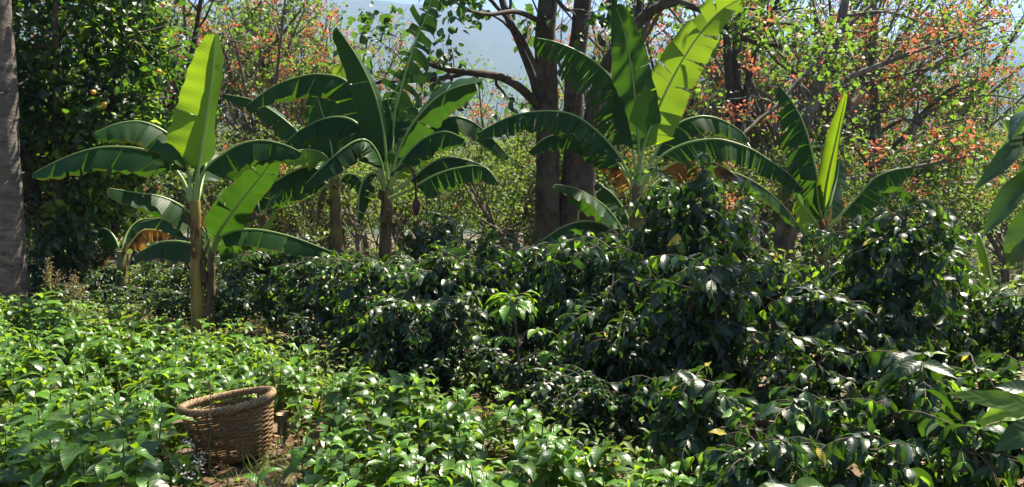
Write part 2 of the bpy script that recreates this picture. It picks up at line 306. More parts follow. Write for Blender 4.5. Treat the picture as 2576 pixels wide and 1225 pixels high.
# ------------------------------------------------------------------ banana plants
def banana_leaf(root, px, Y, dY, hw, droop=(.9, .9), curl=.5, tears=3, gap=.12, mat='banana', N0=None, pet=.16, seed=0, rib=None, base=None, sway=.12, tipw=.5, name='leaf', label=None, rad=.016, shape=1.0, taper=0.0, sag=0.0):
    """A banana leaf: its midrib follows the measured curve, the two half blades leave it at their droop angles and are torn into strips."""
    g = np.random.default_rng(seed + 17); k = len(px); q = np.linspace(0, 1, k)
    p = np.array([at(a, b, Y + dY * t + .12 * abs(dY) * sin(pi * t)) for (a, b), t in zip(px, q)])
    if base is not None: p[0] = base
    inv = np.array(root.location); p = p - inv
    n = 64; p = resample(p, n); T = tangents(p)
    if N0 is None:
        N = np.zeros_like(T); last = None
        for i, t in enumerate(T):
            z = A(0, 0, 1) - t * t[2]
            if np.linalg.norm(z) < .12: z = last if last is not None else A(-np.sign(p[-1][0] - p[0][0]), 0, .1)
            z = nrm(z - t * z.dot(t))
            if last is not None and z.dot(last) < 0: z = -z
            N[i] = last = z
        for _ in range(4): N = nrm(N + np.roll(N, 1, 0) * (np.arange(n) > 0)[:, None] + np.roll(N, -1, 0) * (np.arange(n) < n - 1)[:, None])
    else:
        N, _ = frames(T, A(*N0))
    N = nrm(N - T * (N * T).sum(1, keepdims=True)); S = np.cross(T, N)
    tt = np.linspace(0, 1, n)
    Lall = np.linalg.norm(np.diff(p, axis=0), axis=1).sum()
    fr = lambda a, t: np.stack([np.interp(t, tt, a[:, c]) for c in range(3)], -1)
    def width(s): return hw * np.clip(s / .10, 0, 1) ** .55 * (1 - np.clip(s, 0, 1) ** (3.2 * shape)) ** .62 * (1 - taper * np.clip(s, 0, 1) ** 1.3)
    mbl = MB(); nv = 5
    for side in (-1, 1):
        d0 = droop[0] if side < 0 else droop[1]
        cuts = np.sort(np.r_[0, np.clip(np.linspace(0, 1, tears + 2)[1:-1] + g.normal(0, .5 / (tears + 1), tears), .04, .985), 1]) if tears else A(0, 1)
        bend = g.normal(0, sway, len(cuts)); ph = g.uniform(0, 6, 3)
        for c in range(len(cuts) - 1):
            s0, s1 = cuts[c], cuts[c + 1]
            if s1 - s0 < 1e-3: continue
            m_ = max(3, int((s1 - s0) * 44)); s = np.linspace(s0, s1, m_ + 1); v = np.linspace(0, 1, nv + 1)
            sg, vg = np.meshgrid(s, v, indexing='ij')
            gp = g.uniform(.1, 1) * gap; ctr = s0 + (s1 - s0) * g.uniform(.35, .65)
            so = ctr + (sg - ctr) * (1 - gp * vg ** .8)                      # strips taper towards the edge
            so = np.clip(so + .035 * vg, 0, 1)                                # and lean towards the tip
            w = width(sg) * (1 + .05 * np.sin(sg * 40 + ph[0]) * vg) * (1 if tears < 6 else g.uniform(.86, 1.05))
            # widths walk along the blade as an integral of small steps so that droop can curl
            phi = d0 + bend[c] + .08 * np.sin(sg * 9 + ph[1]); acc = np.zeros((*sg.shape, 3))
            t_of = pet + (1 - pet) * so
            Sb, Nb, Tb, Pb = fr(S, pet + (1 - pet) * sg), fr(N, pet + (1 - pet) * sg), fr(T, pet + (1 - pet) * sg), fr(p, t_of)
            for j in range(1, nv + 1):
                a = phi[:, j] + curl * (v[j] - .3); dw = w[:, j] * (v[j] - v[j - 1])
                rip = 1 + .0 * a
                acc[:, j] = acc[:, j - 1] + dw[:, None] * (side * Sb[:, j] * np.cos(a)[:, None] - Nb[:, j] * np.sin(a)[:, None] * rip[:, None])
            acc = acc + A(0, 0, -1) * (sag * w * vg ** 1.8 * (1 + bend[c] * 2))[..., None]
            pos = Pb + acc + Nb * ((.004 if mat == 'banana_young_backlit' else .009) * np.sin(sg * 55 + ph[2] + vg * 2) * vg * hw / .3)[..., None]
            uv = np.stack([sg * Lall * .55, .5 + side * vg * .5], -1)
            f = grid_faces(m_, nv); mbl.add(pos, f if side > 0 else f[:, ::-1], uv)
    o = mbl.build(name, M[mat], root)
    if label: o['label'] = label
    r = MB(); tube(r, p[:-1], np.interp(tt[:-1], [0, pet, .7, 1], [rad * 1.5, rad, rad * .5, rad * .2]), 7)
    r.build('midrib', M[rib or ('midrib_dry' if mat == 'banana_dry' else 'midrib')], o)
    return o
def banana_stem(root, px, Y, r0, r1, mat, seed=0, rags=22):
    g = np.random.default_rng(seed); top = at(*px[-1], Y); pts = [at(a, b, Y) for a, b in px]
    z = gz(pts[0][0], pts[0][1]) - .05
    if pts[0][2] > z: pts = [A(pts[0][0], pts[0][1], z)] + pts
    p = resample(np.array(pts) - np.array(root.location), 26); mb = MB()
    tube(mb, p, np.linspace(r0, r1, 26) * (1 + .05 * np.sin(np.arange(26) * 1.1)), 14, 0, .05, seed)
    o = mb.build('stem', M[mat], root)
    d = MB()                                                              # old leaf sheaths peeling off the stem
    for i in range(rags):
        k = g.integers(6, 25); a = g.uniform(0, 2 * pi); rr = np.interp(k, [0, 25], [r0, r1]); dr = A(cos(a), sin(a), 0)
        up = g.random() < .55
        leaves(d, p[k] + dr * rr * .97, A(dr[0] * .22, dr[1] * .22, 1 if up else -1), dr, g.uniform(.10, .30), rr * g.uniform(.3, .55), g.uniform(-.7, .1) if up else g.uniform(-.3, .5), .5, .25, 5, 3, 0, g)
    if rags: d.build('dry_leaves', M['banana_dead'], o)
    return o
def plant(label, px, Y, group='banana plants'):
    b = at(*px, Y); return thing('banana_plant', label, 'banana plant', (b[0], b[1], gz(b[0], b[1])), group)

# plant with the glowing upright leaf
t = plant('banana plant with golden stem and one glowing yellow-green upright leaf', (497, 815), 8.3)
banana_stem(t, [(497, 815), (494, 640), (490, 505)], 8.3, .068, .05, 'pseudostem_gold', 1)
banana_leaf(t, [(491, 520), (498, 430), (521, 286), (535, 180), (542, 84)], 8.3, -.1, .335, (-.2, 1.42), -.1, 1, .02, 'banana_young_backlit', (.1, -1, .1), .20, 1, label='upright glowing yellow-green leaf', shape=2.2, taper=.55)
banana_leaf(t, [(487, 520), (474, 440), (455, 380), (420, 335), (360, 307), (300, 310), (232, 336)], 8.3, -.35, .26, (.85, 1.2), .35, 5, .05, seed=2, pet=.22)
banana_leaf(t, [(485, 520), (458, 450), (415, 400), (360, 376), (280, 369), (215, 378), (150, 402), (80, 437)], 8.35, .25, .27, (1.0, 1.3), .2, 6, .10, seed=3, pet=.2)
banana_leaf(t, [(493, 520), (503, 455), (520, 423), (552, 394), (603, 363), (659, 353), (715, 364), (762, 385)], 8.3, -.2, .25, (1.3, 1.0), .3, 5, .07, seed=4, pet=.24)
banana_leaf(t, [(493, 520), (508, 460), (520, 400), (516, 360), (505, 330)], 8.35, .7, .16, (.5, .5), .3, 2, .05, seed=5, pet=.3)
# its sucker
t = plant('smaller banana plant with brown stem close behind the golden stemmed one', (531, 815), 8.7)
banana_stem(t, [(531, 815), (531, 720), (532, 620)], 8.7, .052, .032, 'pseudostem', 2, 10)
banana_leaf(t, [(532, 640), (545, 595), (572, 552), (613, 496), (659, 440), (693, 392)], 8.7, -.5, .19, (.25, .55), .1, 3, .05, seed=6, N0=(.3, -.8, .5), pet=.12)
banana_leaf(t, [(530, 640), (521, 600), (500, 562), (460, 521), (409, 496), (340, 484), (271, 473)], 8.7, -.5, .24, (.95, 1.1), .2, 4, .05, seed=7, pet=.12)
banana_leaf(t, [(534, 640), (550, 603), (580, 585), (613, 578), (664, 580), (741, 598), (845, 637)], 8.7, -.4, .22, (1.1, .75), .2, 4, .05, seed=8, pet=.13)
banana_leaf(t, [(532, 640), (545, 590), (560, 540), (567, 500), (568, 474)], 8.7, .5, .13, (-.1, -.1), 0, 1, .02, 'banana_young_backlit', (.1, -1, .1), .1, 9)
banana_leaf(t, [(530, 645), (510, 620), (479, 612), (438, 606), (394, 612), (336, 643)], 8.75, .5, .21, (1.2, 1.0), .1, 3, .05, seed=10, pet=.12)
banana_leaf(t, [(530, 640), (505, 590), (460, 560), (410, 548), (350, 560)], 8.75, .8, .18, (1.0, 1.0), .1, 3, .05, seed=11, pet=.12)
# low young clumps behind
t = plant('low young banana plant with broad leaves behind the sucker', (600, 700), 10.4)
banana_stem(t, [(600, 720), (598, 660)], 10.4, .05, .04, 'pseudostem_green', 3, 4)
for i, (c, w, yy) in enumerate([([(598, 680), (590, 640), (575, 600), (560, 560)], .17, False), ([(600, 680), (630, 620), (660, 575), (680, 548), (690, 528)], .12, True), ([(600, 680), (640, 650), (690, 640), (740, 665)], .16, False), ([(600, 680), (560, 650), (520, 650), (480, 680)], .16, False), ([(600, 680), (625, 645), (655, 625), (680, 622)], .15, False)]):
    banana_leaf(t, c, 10.4, (-.3, .3, -.2, .2, .5)[i], w, (.4, .4), .2, 2, .05, 'banana_young_backlit' if yy else 'banana', seed=20 + i, pet=.12)
t = plant('slender banana plant with dried hanging leaves beside the orange tree', (307, 702), 11.0)
banana_stem(t, [(309, 710), (305, 632)], 11.0, .07, .05, 'pseudostem_green', 4, 10)
banana_leaf(t, [(305, 650), (330, 610), (360, 580), (400, 580), (430, 590)], 11.0, -.2, .17, (1.3, 1.3), .1, 8, .3, 'banana_dry', seed=30, label='dried yellow-brown hanging leaf')
banana_leaf(t, [(305, 650), (290, 600), (262, 575), (225, 590)], 11.0, .2, .16, (1.0, 1.0), .1, 5, .1, seed=31)
banana_leaf(t, [(305, 650), (318, 590), (350, 555), (400, 548)], 11.0, .4, .18, (1.0, 1.0), .1, 5, .1, seed=32)
banana_leaf(t, [(305, 650), (285, 625), (262, 640), (250, 680)], 11.0, .2, .12, (1.2, 1.2), .1, 8, .3, 'banana_dead', seed=33)
# plant with the hanging flower bud
t = plant('banana plant bearing a dark red flower bud on a hanging stalk', (972, 735), 9.6)
banana_stem(t, [(968, 735), (970, 600), (975, 450)], 9.6, .085, .06, 'pseudostem', 5, 22)
bd = dict(Y=9.6)
banana_leaf(t, [(975, 470), (972, 400), (962, 310), (940, 230), (905, 155), (870, 100), (846, 68)], 9.6, -.2, .27, (.05, 1.15), .05, 1, .03, taper=.35, seed=40, N0=(.3, -1, .2), pet=.14, shape=1.6)
banana_leaf(t, [(980, 470), (987, 400), (992, 296), (1014, 204), (1046, 102), (1074, 35), (1090, -20)], 9.65, .4, .24, (.5, .5), .5, 26, .12, seed=41, N0=(.1, -1, .35), pet=.16, sway=.3, sag=.75)
banana_leaf(t, [(982, 470), (1000, 390), (1034, 318), (1085, 257), (1140, 222), (1213, 204)], 9.55, -.5, .24, (.3, 1.0), .2, 3, .10, seed=42, pet=.16, N0=(-.5, -.4, .8), shape=1.5)
banana_leaf(t, [(982, 470), (1010, 420), (1040, 370), (1078, 325), (1110, 300), (1145, 293), (1186, 305), (1227, 337), (1282, 396)], 9.7, .5, .23, (1.2, 1.1), .15, 8, .10, seed=43, pet=.18)
banana_leaf(t, [(980, 475), (1012, 404), (1053, 358), (1094, 335), (1130, 332), (1170, 350)], 9.5, -.5, .25, (1.2, 1.0), .3, 7, .10, seed=44, pet=.24)
banana_leaf(t, [(978, 490), (1010, 468), (1038, 448), (1073, 417), (1110, 398), (1145, 396), (1186, 406), (1224, 420)], 9.65, .5, .2, (1.2, 1.2), .2, 9, .14, seed=45, pet=.22)
banana_leaf(t, [(978, 500), (1012, 485), (1043, 470), (1089, 443), (1145, 424), (1216, 419), (1257, 462)], 9.5, -.4, .22, (1.1, 1.2), .1, 12, .28, seed=46, pet=.22)
banana_leaf(t, [(970, 470), (956, 400), (930, 358), (900, 353), (858, 378), (810, 420), (765, 466)], 9.5, -.5, .22, (1.1, 1.2), .2, 8, .2, seed=47, pet=.12)
banana_leaf(t, [(970, 465), (945, 350), (905, 245), (865, 200), (815, 187), (765, 190), (690, 216), (616, 268)], 9.7, .4, .29, (1.1, 1.2), .1, 12, .10, seed=48, pet=.2)
banana_leaf(t, [(970, 470), (940, 370), (900, 312), (858, 294), (807, 301), (751, 330), (712, 366)], 9.65, .1, .28, (1.2, 1.1), .1, 10, .12, seed=49, pet=.2)
banana_leaf(t, [(980, 470), (1005, 410), (1030, 375), (1055, 345), (1075, 330)], 9.6, .3, .16, (-.1, -.1), 0, 2, .05, 'banana_young_backlit', (.2, -1, .2), .1, 50)
banana_leaf(t, [(977, 470), (985, 390), (990, 340), (985, 290), (975, 250)], 9.6, .3, .22, (-.1, .2), .1, 3, .05, seed=51, N0=(0, -1, .2), pet=.12)
banana_leaf(t, [(968, 480), (950, 440), (925, 440), (905, 480), (900, 560)], 9.55, -.2, .17, (1.0, 1.0), .2, 7, .2, seed=52, pet=.2)
s = MB(); inv = np.array(t.location)
tube(s, resample([at(985, 440, 9.5) - inv, at(1020, 415, 9.4) - inv, at(1042, 440, 9.35) - inv, at(1047, 502, 9.35) - inv], 14), np.linspace(.02, .012, 14), 7)
so = s.build('flower_stalk', M['bark_dark'], t)
s = MB(); q = resample([at(1047, 496, 9.35) - inv, at(1047, 545, 9.35) - inv], 10)
tube(s, q, .043 * np.sin(pi * np.linspace(.06, .98, 10)) ** .8, 10); leaves(s, np.repeat(q[1:2], 4, 0), A(0, 0, -1), [A(cos(a), sin(a), 0) for a in (0, 1.6, 3.1, 4.7)], .16, .045, -.5, .3, .05, 5, 3)
s.build('flower_bud', M['bud'], so)
# plant behind it, left
t = plant('banana plant half hidden behind the one with the flower bud', (845, 645), 11.6)
banana_stem(t, [(848, 660), (845, 560), (842, 450)], 11.6, .10, .07, 'pseudostem', 6, 22)
banana_leaf(t, [(842, 470), (820, 415), (790, 375), (745, 327), (690, 282), (634, 251), (561, 236)], 11.6, .3, .22, (.9, .5), .1, 8, .1, seed=60, pet=.18, N0=(.5, -.5, .7))
banana_leaf(t, [(842, 470), (815, 430), (770, 420), (720, 440), (663, 478)], 11.6, -.3, .24, (1.1, 1.1), .1, 8, .15, seed=61)
banana_leaf(t, [(843, 470), (838, 400), (825, 330), (808, 275), (795, 225)], 11.6, .2, .30, (.1, .1), 0, 3, .04, seed=62, N0=(.1, -1, .1), mat='banana')
banana_leaf(t, [(843, 470), (850, 380), (862, 300), (862, 230), (858, 160)], 11.6, .4, .28, (-.05, .1), 0, 3, .04, 'banana_young_backlit', seed=63, N0=(-.1, -1, .1))
banana_leaf(t, [(842, 470), (825, 400), (790, 378), (755, 378), (700, 395)], 11.6, -.4, .28, (1.2, .7), .1, 6, .06, 'banana_young_backlit', seed=64)
banana_leaf(t, [(845, 475), (870, 440), (900, 445), (925, 490)], 11.6, -.3, .2, (1.1, 1.1), .1, 9, .2, seed=65)
banana_leaf(t, [(842, 480), (810, 455), (770, 455), (730, 470), (690, 500)], 11.6, .5, .2, (1.1, 1.1), .1, 9, .2, seed=66)
banana_leaf(t, [(842, 490), (820, 470), (800, 500), (795, 570)], 11.6, -.1, .1, (1.2, 1.2), .1, 9, .4, 'banana_dead', seed=67)
t = plant('banana plant far back showing one low narrow leaf', (655, 650), 14.5)
banana_stem(t, [(660, 660), (660, 540)], 14.5, .09, .06, 'pseudostem', 7, 8)
banana_leaf(t, [(660, 550), (680, 505), (700, 484), (735, 480), (774, 490)], 14.5, -.3, .24, (1.1, .9), .1, 4, .1, seed=70)
banana_leaf(t, [(660, 550), (650, 500), (680, 470), (720, 450)], 14.5, .3, .24, (1.1, .9), .1, 4, .1, seed=71)
# plant with the long combed leaf and the amber leaf
t = plant('tall banana plant with combed leaves, one amber drying leaf low on its side', (1600, 640), 9.6)
banana_stem(t, [(1600, 640), (1602, 560), (1604, 465)], 9.6, .085, .062, 'pseudostem', 8, 22)
banana_leaf(t, [(1598, 480), (1575, 425), (1545, 375), (1498, 326), (1447, 291), (1390, 279), (1319, 284), (1257, 304), (1198, 337)], 9.6, -.5, .27, (1.1, 1.2), .05, 34, .34, seed=80, pet=.14)
banana_leaf(t, [(1597, 485), (1570, 430), (1530, 385), (1490, 355), (1452, 341), (1411, 337), (1370, 348), (1330, 381)], 9.7, .2, .24, (1.2, 1.1), .05, 24, .22, seed=81, pet=.2)
banana_leaf(t, [(1602, 470), (1592, 370), (1574, 281), (1550, 215), (1513, 169), (1462, 133), (1400, 106), (1344, 94)], 9.6, -.1, .33, (1.0, .8), .1, 32, .36, seed=82, pet=.2, N0=(.75, -.55, .25), sway=.2, sag=.35)
banana_leaf(t, [(1605, 470), (1607, 380), (1600, 270), (1588, 170), (1568, 70), (1548, 12)], 9.6, -.2, .27, (.0, .15), .05, 2, .06, taper=.4, seed=83, N0=(0, -1, .15), pet=.18, shape=1.3)
banana_leaf(t, [(1606, 470), (1618, 375), (1645, 300), (1680, 220), (1720, 146), (1768, 75), (1815, 25), (1864, -4)], 9.55, .1, .28, (-.15, .05), .05, 10, .08, 'banana_young_backlit', (-.15, -1, .15), .16, 84, sway=.22, sag=.08, label='tall yellow-green leaf lit from behind')
banana_leaf(t, [(1607, 480), (1630, 425), (1652, 380), (1680, 335), (1717, 305), (1768, 292), (1814, 301), (1860, 327), (1884, 354)], 9.7, .4, .24, (1.1, 1.1), .1, 12, .10, seed=85, pet=.22)
banana_leaf(t, [(1607, 490), (1632, 440), (1665, 393), (1717, 364), (1768, 352), (1819, 352), (1886, 373), (1937, 404), (1988, 440), (2020, 478)], 9.55, -.4, .25, (1.1, 1.15), .05, 30, .34, seed=86, pet=.2)
banana_leaf(t, [(1607, 500), (1635, 465), (1670, 425), (1717, 403), (1768, 401), (1819, 419), (1858, 447)], 9.6, .3, .24, (1.2, 1.2), .05, 14, .16, 'banana_dry', seed=87, pet=.26, label='amber drying leaf')
banana_leaf(t, [(1598, 495), (1580, 455), (1560, 425), (1535, 410), (1505, 420)], 9.6, .3, .19, (1.2, 1.2), .05, 10, .35, 'banana_dry', seed=88, pet=.2, label='amber drying leaf')
banana_leaf(t, [(1607, 505), (1680, 440), (1770, 420), (1850, 436), (1920, 472), (1975, 522), (2013, 575)], 9.8, .6, .16, (1.2, 1.1), .05, 16, .24, seed=89, pet=.3)
t = plant('short young banana plant between the double trunk and the tall banana', (1568, 640), 10.2)
banana_stem(t, [(1570, 650), (1572, 600)], 10.2, .06, .045, 'pseudostem_green', 9, 4)
banana_leaf(t, [(1572, 610), (1560, 570), (1540, 540), (1513, 512), (1452, 475), (1393, 463)], 10.2, -.3, .22, (.8, .9), .1, 9, .14, seed=90)
banana_leaf(t, [(1573, 610), (1582, 580), (1578, 545), (1544, 491), (1502, 459)], 10.2, .4, .24, (.5, .4), .1, 5, .1, seed=91, N0=(.6, -.6, .5))
banana_leaf(t, [(1570, 615), (1539, 575), (1483, 556), (1421, 568), (1352, 612)], 10.2, -.6, .2, (1.1, 1.1), .1, 5, .08, seed=92)
# right plant with the furled leaf
t = plant('banana plant with one furled upright bright leaf and a dark drooping one', (2075, 690), 9.2)
banana_stem(t, [(2074, 700), (2072, 640), (2070, 555)], 9.2, .075, .06, 'pseudostem_green', 10, 6)
banana_leaf(t, [(2071, 575), (2075, 500), (2084, 440), (2102, 358), (2120, 275), (2129, 236)], 9.2, -.15, .21, (-.75, -.95), -1.1, 0, 0, 'banana_young_backlit', (-.5, -1, .1), .12, 100, label='half furled bright green leaf', shape=.7)
banana_leaf(t, [(2069, 575), (2060, 480), (2046, 399), (2024, 317), (1993, 256), (1961, 216)], 9.2, .1, .27, (.9, .9), .3, 16, .18, seed=101, N0=(.75, -.6, .2), pet=.16, sway=.3, sag=.5)
banana_leaf(t, [(2080, 580), (2105, 553), (2152, 501), (2198, 450), (2244, 429), (2298, 420)], 9.2, -.3, .25, (1.2, 1.15), .05, 18, .12, seed=102, pet=.18)
banana_leaf(t, [(2068, 580), (2050, 555), (2030, 530), (2008, 500)], 9.2, -.3, .2, (.2, .3), .1, 2, .05, 'banana_young_backlit', (.3, -.9, .3), .08, 103)
banana_leaf(t, [(2073, 580), (2092, 500), (2105, 450), (2112, 400)], 9.2, .4, .2, (.6, .8), .2, 6, .1, seed=104, N0=(-.3, -.8, .3))
banana_leaf(t, [(2072, 580), (2065, 540), (2058, 505), (2055, 470)], 9.2, -.2, .16, (.3, .4), .2, 2, .03, seed=105, N0=(.1, -1, .3), pet=.05)
t = plant('young banana plant with a pale upright leaf behind the right hand coffee shrubs', (2480, 800), 8.0)
banana_stem(t, [(2490, 810), (2488, 740)], 8.0, .04, .03, 'pseudostem_green', 11, 2)
banana_leaf(t, [(2490, 770), (2492, 710), (2480, 640), (2460, 586)], 8.0, 0, .10, (.1, .5), .1, 1, .03, 'banana_young_backlit', (.4, -1, .2), .12, 110)
banana_leaf(t, [(2490, 770), (2520, 730), (2545, 730), (2570, 760)], 8.0, .2, .14, (.6, .6), .1, 2, .05, seed=111)
t = plant('tiny banana sucker with one pale leaf between the coffee shrubs', (2005, 790), 8.6)
banana_stem(t, [(2008, 800), (2010, 760)], 8.6, .035, .025, 'pseudostem_green', 12, 2)
banana_leaf(t, [(2010, 790), (2014, 740), (2012, 700), (2004, 655)], 8.6, 0, .11, (-.1, .1), .1, 1, .03, 'banana_young_backlit', (-.1, -1, .2), .1, 112)

# ------------------------------------------------------------------ trees
def grow(limbs, g, dens=(2.2, 2.6), ln=(1.4, .6), spread=.9, lift=.25, start=.25, limit=700):
    """Side branches and twigs off the given limbs: list of (points, radii) and the twig ends (point, direction)."""
    out, tips = [], []
    def shoot(p, d, L, r, n=6, wig=.18):
        q = [p]; d = nrm(d)
        for i in range(n - 1):
            d = nrm(d + g.normal(0, wig, 3) + A(0, 0, lift * .35)); q.append(q[-1] + d * L / (n - 1))
        q = np.array(q); out.append((q, np.linspace(r, r * .3, n))); return q
    for pts, r0, r1 in limbs:
        p = resample(pts, max(10, 4 * len(pts))); L = np.linalg.norm(np.diff(p, axis=0), axis=1).sum(); T = tangents(p)
        n1 = max(2, int(L * dens[0])); tips.append((p[-1], T[-1]))
        for i in range(n1):
            t = start + (1 - start) * g.random() ** .8; k = int(t * (len(p) - 1)); r = (r0 + (r1 - r0) * t)
            d = T[k] * .6 + nrm(g.normal(0, 1, 3)) * spread + A(0, 0, lift)
            q = shoot(p[k], d, ln[0] * g.uniform(.5, 1.3), min(r * .5, .035)); tq = tangents(q); tips.append((q[-1], tq[-1]))
            for j in range(int(dens[1] * g.uniform(.6, 1.4))):
                k2 = g.integers(1, 6); d2 = tq[k2] * .6 + nrm(g.normal(0, 1, 3)) * spread + A(0, 0, lift * .7)
                q2 = shoot(q[k2], d2, ln[1] * g.uniform(.5, 1.4), .011, 4); tips.append((q2[-1], nrm(q2[-1] - q2[-2]))); tips.append((q2[2], nrm(q2[-1] - q2[-2])))
            if len(out) > limit: return out, tips
    return out, tips
def clump(mb, tips, g, per, L, r, mi=0, wd=.36, up=.6, curl=.6, nu=3, nv=2, keep=1.0):
    P, D, N = [], [], []
    for p, d in tips:
        if g.random() > keep: continue
        k = max(1, int(per * g.uniform(.5, 1.5)))
        o = g.normal(0, r, (k, 3)); dd = nrm(g.normal(0, 1, (k, 3)) + d * .7 + A(0, 0, -.25))
        P.append(p + o); D.append(dd); N.append(nrm(g.normal(0, .55, (k, 3)) + A(0, 0, up)))
    if not P: return
    P, D, N = map(np.concatenate, (P, D, N)); n = len(P); l_ = L * g.uniform(.55, 1.3, n)
    leaves(mb, P, D, N, l_, l_ * wd * g.uniform(.8, 1.2, n), curl, .2, .08, nu, nv, mi, g)
def flowers(mb, tips, g, frac, L=.11):
    P, D = [], []
    for p, d in tips:
        if g.random() > frac: continue
        k = g.integers(10, 20); dd = nrm(g.normal(0, 1, (k, 3)) + A(0, 0, .5)); P.append(p + d * .05 + g.normal(0, .07, (k, 3))); D.append(dd)
    if not P: return False
    P, D = map(np.concatenate, (P, D)); n = len(P)
    leaves(mb, P, D, nrm(g.normal(0, 1, (n, 3))), L * g.uniform(.6, 1.2, n), L * .2, .8, .3, .05, 3, 2, 0, g); return True
def tree(name, label, cat, base, limbs, seed, bark='bark', leaf='shade_leaf', per=6, L=.12, r=.12, fl=0.0, keep=1.0, group=None, dens=(2.2, 2.6), ln=(1.4, .6), spread=.9, lift=.25, start=.25, sides=9, bump=.07, wd=.36, flL=.11, limit=700, trunk_only=0, prune=None):
    g = np.random.default_rng(seed); root = thing(name, label, cat, base, group); b = np.array(base)
    lm = [(np.array(p, float) - b, r0, r1) for p, r0, r1 in limbs]
    mb = MB()
    for i, (p, r0, r1) in enumerate(lm):
        n = max(12, 5 * len(p)); tube(mb, resample(p, n), np.linspace(r0, r1, n) ** 1.0, sides if r0 > .05 else 6, 0, bump, seed + i)
    br, tips = grow(lm[trunk_only:], g, dens, ln, spread, lift, start, limit)
    for p, rr in br: tube(mb, p, rr, 5 if rr[0] > .015 else 4)
    mb.build('trunk', M[bark], root)
    if prune: tips = [q for q in tips if prune(q[0] + b)]
    if per:
        cr = MB(); clump(cr, tips, g, per, L, r, 0, wd, keep=keep)
        if cr.v: cr.build('crown', M[leaf], root)
    if fl:
        fb = MB()
        if flowers(fb, tips, g, fl, flL): fb.build('blossom', M['flower'], root)
    return root
def pl(px, Y, dY=0): return [at(a, b, Y + dY * i / max(1, len(px) - 1)) for i, (a, b) in enumerate(px)]
def gbase(px, Y):
    b = at(px, 700, Y); return A(b[0], b[1], gz(b[0], b[1]) - .1)

# left edge trunk with peeling bark
b = gbase(28, 10.4); Y0 = 10.4
tree('shade_tree', 'thick trunk with grey peeling bark rising beside the seedling bed', 'tree', b,
     [([b, *pl([(24, 700), (14, 500), (4, 250), (-10, 0), (-30, -300), (-40, -520)], Y0)], .20, .15),
      (pl([(-30, -300), (60, -420), (250, -560), (500, -640)], Y0, -2.5), .08, .03), (pl([(-40, -520), (-200, -640), (-420, -760)], Y0, -1), .08, .03), (pl([(-30, -420), (150, -600), (300, -760)], Y0, 1.5), .07, .03)],
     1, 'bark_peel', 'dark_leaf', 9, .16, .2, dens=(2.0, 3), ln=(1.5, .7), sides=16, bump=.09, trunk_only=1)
# big double trunk
D0 = 15.0; b = gbase(1405, D0)
tree('double_trunk_tree', 'great shade tree whose two thick trunks rise side by side, dark leaves hanging from above', 'tree', b,
     [([b + A(-.16, 0, 0), *pl([(1378, 620), (1378, 450), (1376, 250), (1372, 100), (1380, -60), (1360, -260)], D0)], .22, .14),
      ([b + A(.16, .1, 0), *pl([(1424, 620), (1442, 400), (1443, 200), (1460, 80), (1474, -80), (1520, -260)], D0 + .15)], .195, .12),
      (pl([(1362, 280), (1335, 245), (1309, 222), (1268, 197), (1217, 186), (1166, 181), (1104, 169), (1063, 153)], D0, -.6), .085, .035),
      (pl([(1172, 182), (1120, 195), (1058, 203), (960, 206), (900, 230)], D0, -.6), .05, .02),
      (pl([(1360, 276), (1344, 204), (1309, 112), (1273, 31), (1250, -60)], D0, .5), .085, .06),
      (pl([(1368, 215), (1325, 120), (1293, 66), (1235, 0), (1180, -80)], D0, -.4), .05, .03),
      (pl([(1372, 60), (1300, 30), (1230, 36), (1170, 25)], D0, -2.0), .05, .02),
      (pl([(1376, -40), (1420, 20), (1470, 28), (1530, 60)], D0, -1.5), .04, .015),
      (pl([(1360, -200), (1250, -140), (1180, -60), (1110, 0)], D0, -2.5), .06, .02),
      (pl([(1480, -100), (1560, -60), (1600, 0), (1570, 60)], D0, -1.5), .05, .02)],
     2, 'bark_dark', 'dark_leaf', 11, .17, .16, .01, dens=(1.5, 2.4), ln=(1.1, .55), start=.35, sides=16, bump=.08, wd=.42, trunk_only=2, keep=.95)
D1 = 13.0
# unseen limbs added to the leaning tree to shade shrubs and near bed corner
p = at(1690, 6, D1)
OV = [[p, p + A(.5, -.6, 1.5), A(2.6, 11.6, 6.2), A(2.9, 10.6, 7.4)], [A(2.6, 11.6, 6.2), A(3.6, 11.2, 6.9), A(4.6, 10.6, 7.4)], [A(2.6, 11.6, 6.2), A(2.2, 9.6, 6.5), A(1.9, 7.9, 6.4), A(1.3, 6.6, 6.3), A(.7, 5.9, 6.2)],
      [A(2.9, 10.6, 7.4), A(3.6, 9.2, 7.5), A(4.3, 8.2, 7.3)], [A(1.9, 7.9, 6.4), A(2.6, 7.0, 6.6), A(3.3, 6.3, 6.6)], [A(2.6, 11.6, 6.2), A(2.3, 12.6, 7.0), A(2.8, 13.8, 7.6)], [A(3.6, 9.2, 7.5), A(4.6, 9.4, 7.8), A(5.6, 9.0, 7.8)], [A(1.3, 6.6, 6.3), A(1.9, 6.0, 6.4), A(2.4, 5.4, 6.3)], [A(1.9, 7.9, 6.4), A(1.0, 7.2, 6.3), A(.2, 6.9, 6.3)], [A(1.3, 6.6, 6.3), A(.6, 6.5, 6.1), A(-.2, 6.2, 6.1)], [A(.9, 6.1, 6.2), A(.2, 5.6, 6.2)], [A(1.6, 7.2, 6.4), A(.9, 6.9, 6.6), A(.3, 6.3, 6.6)]]
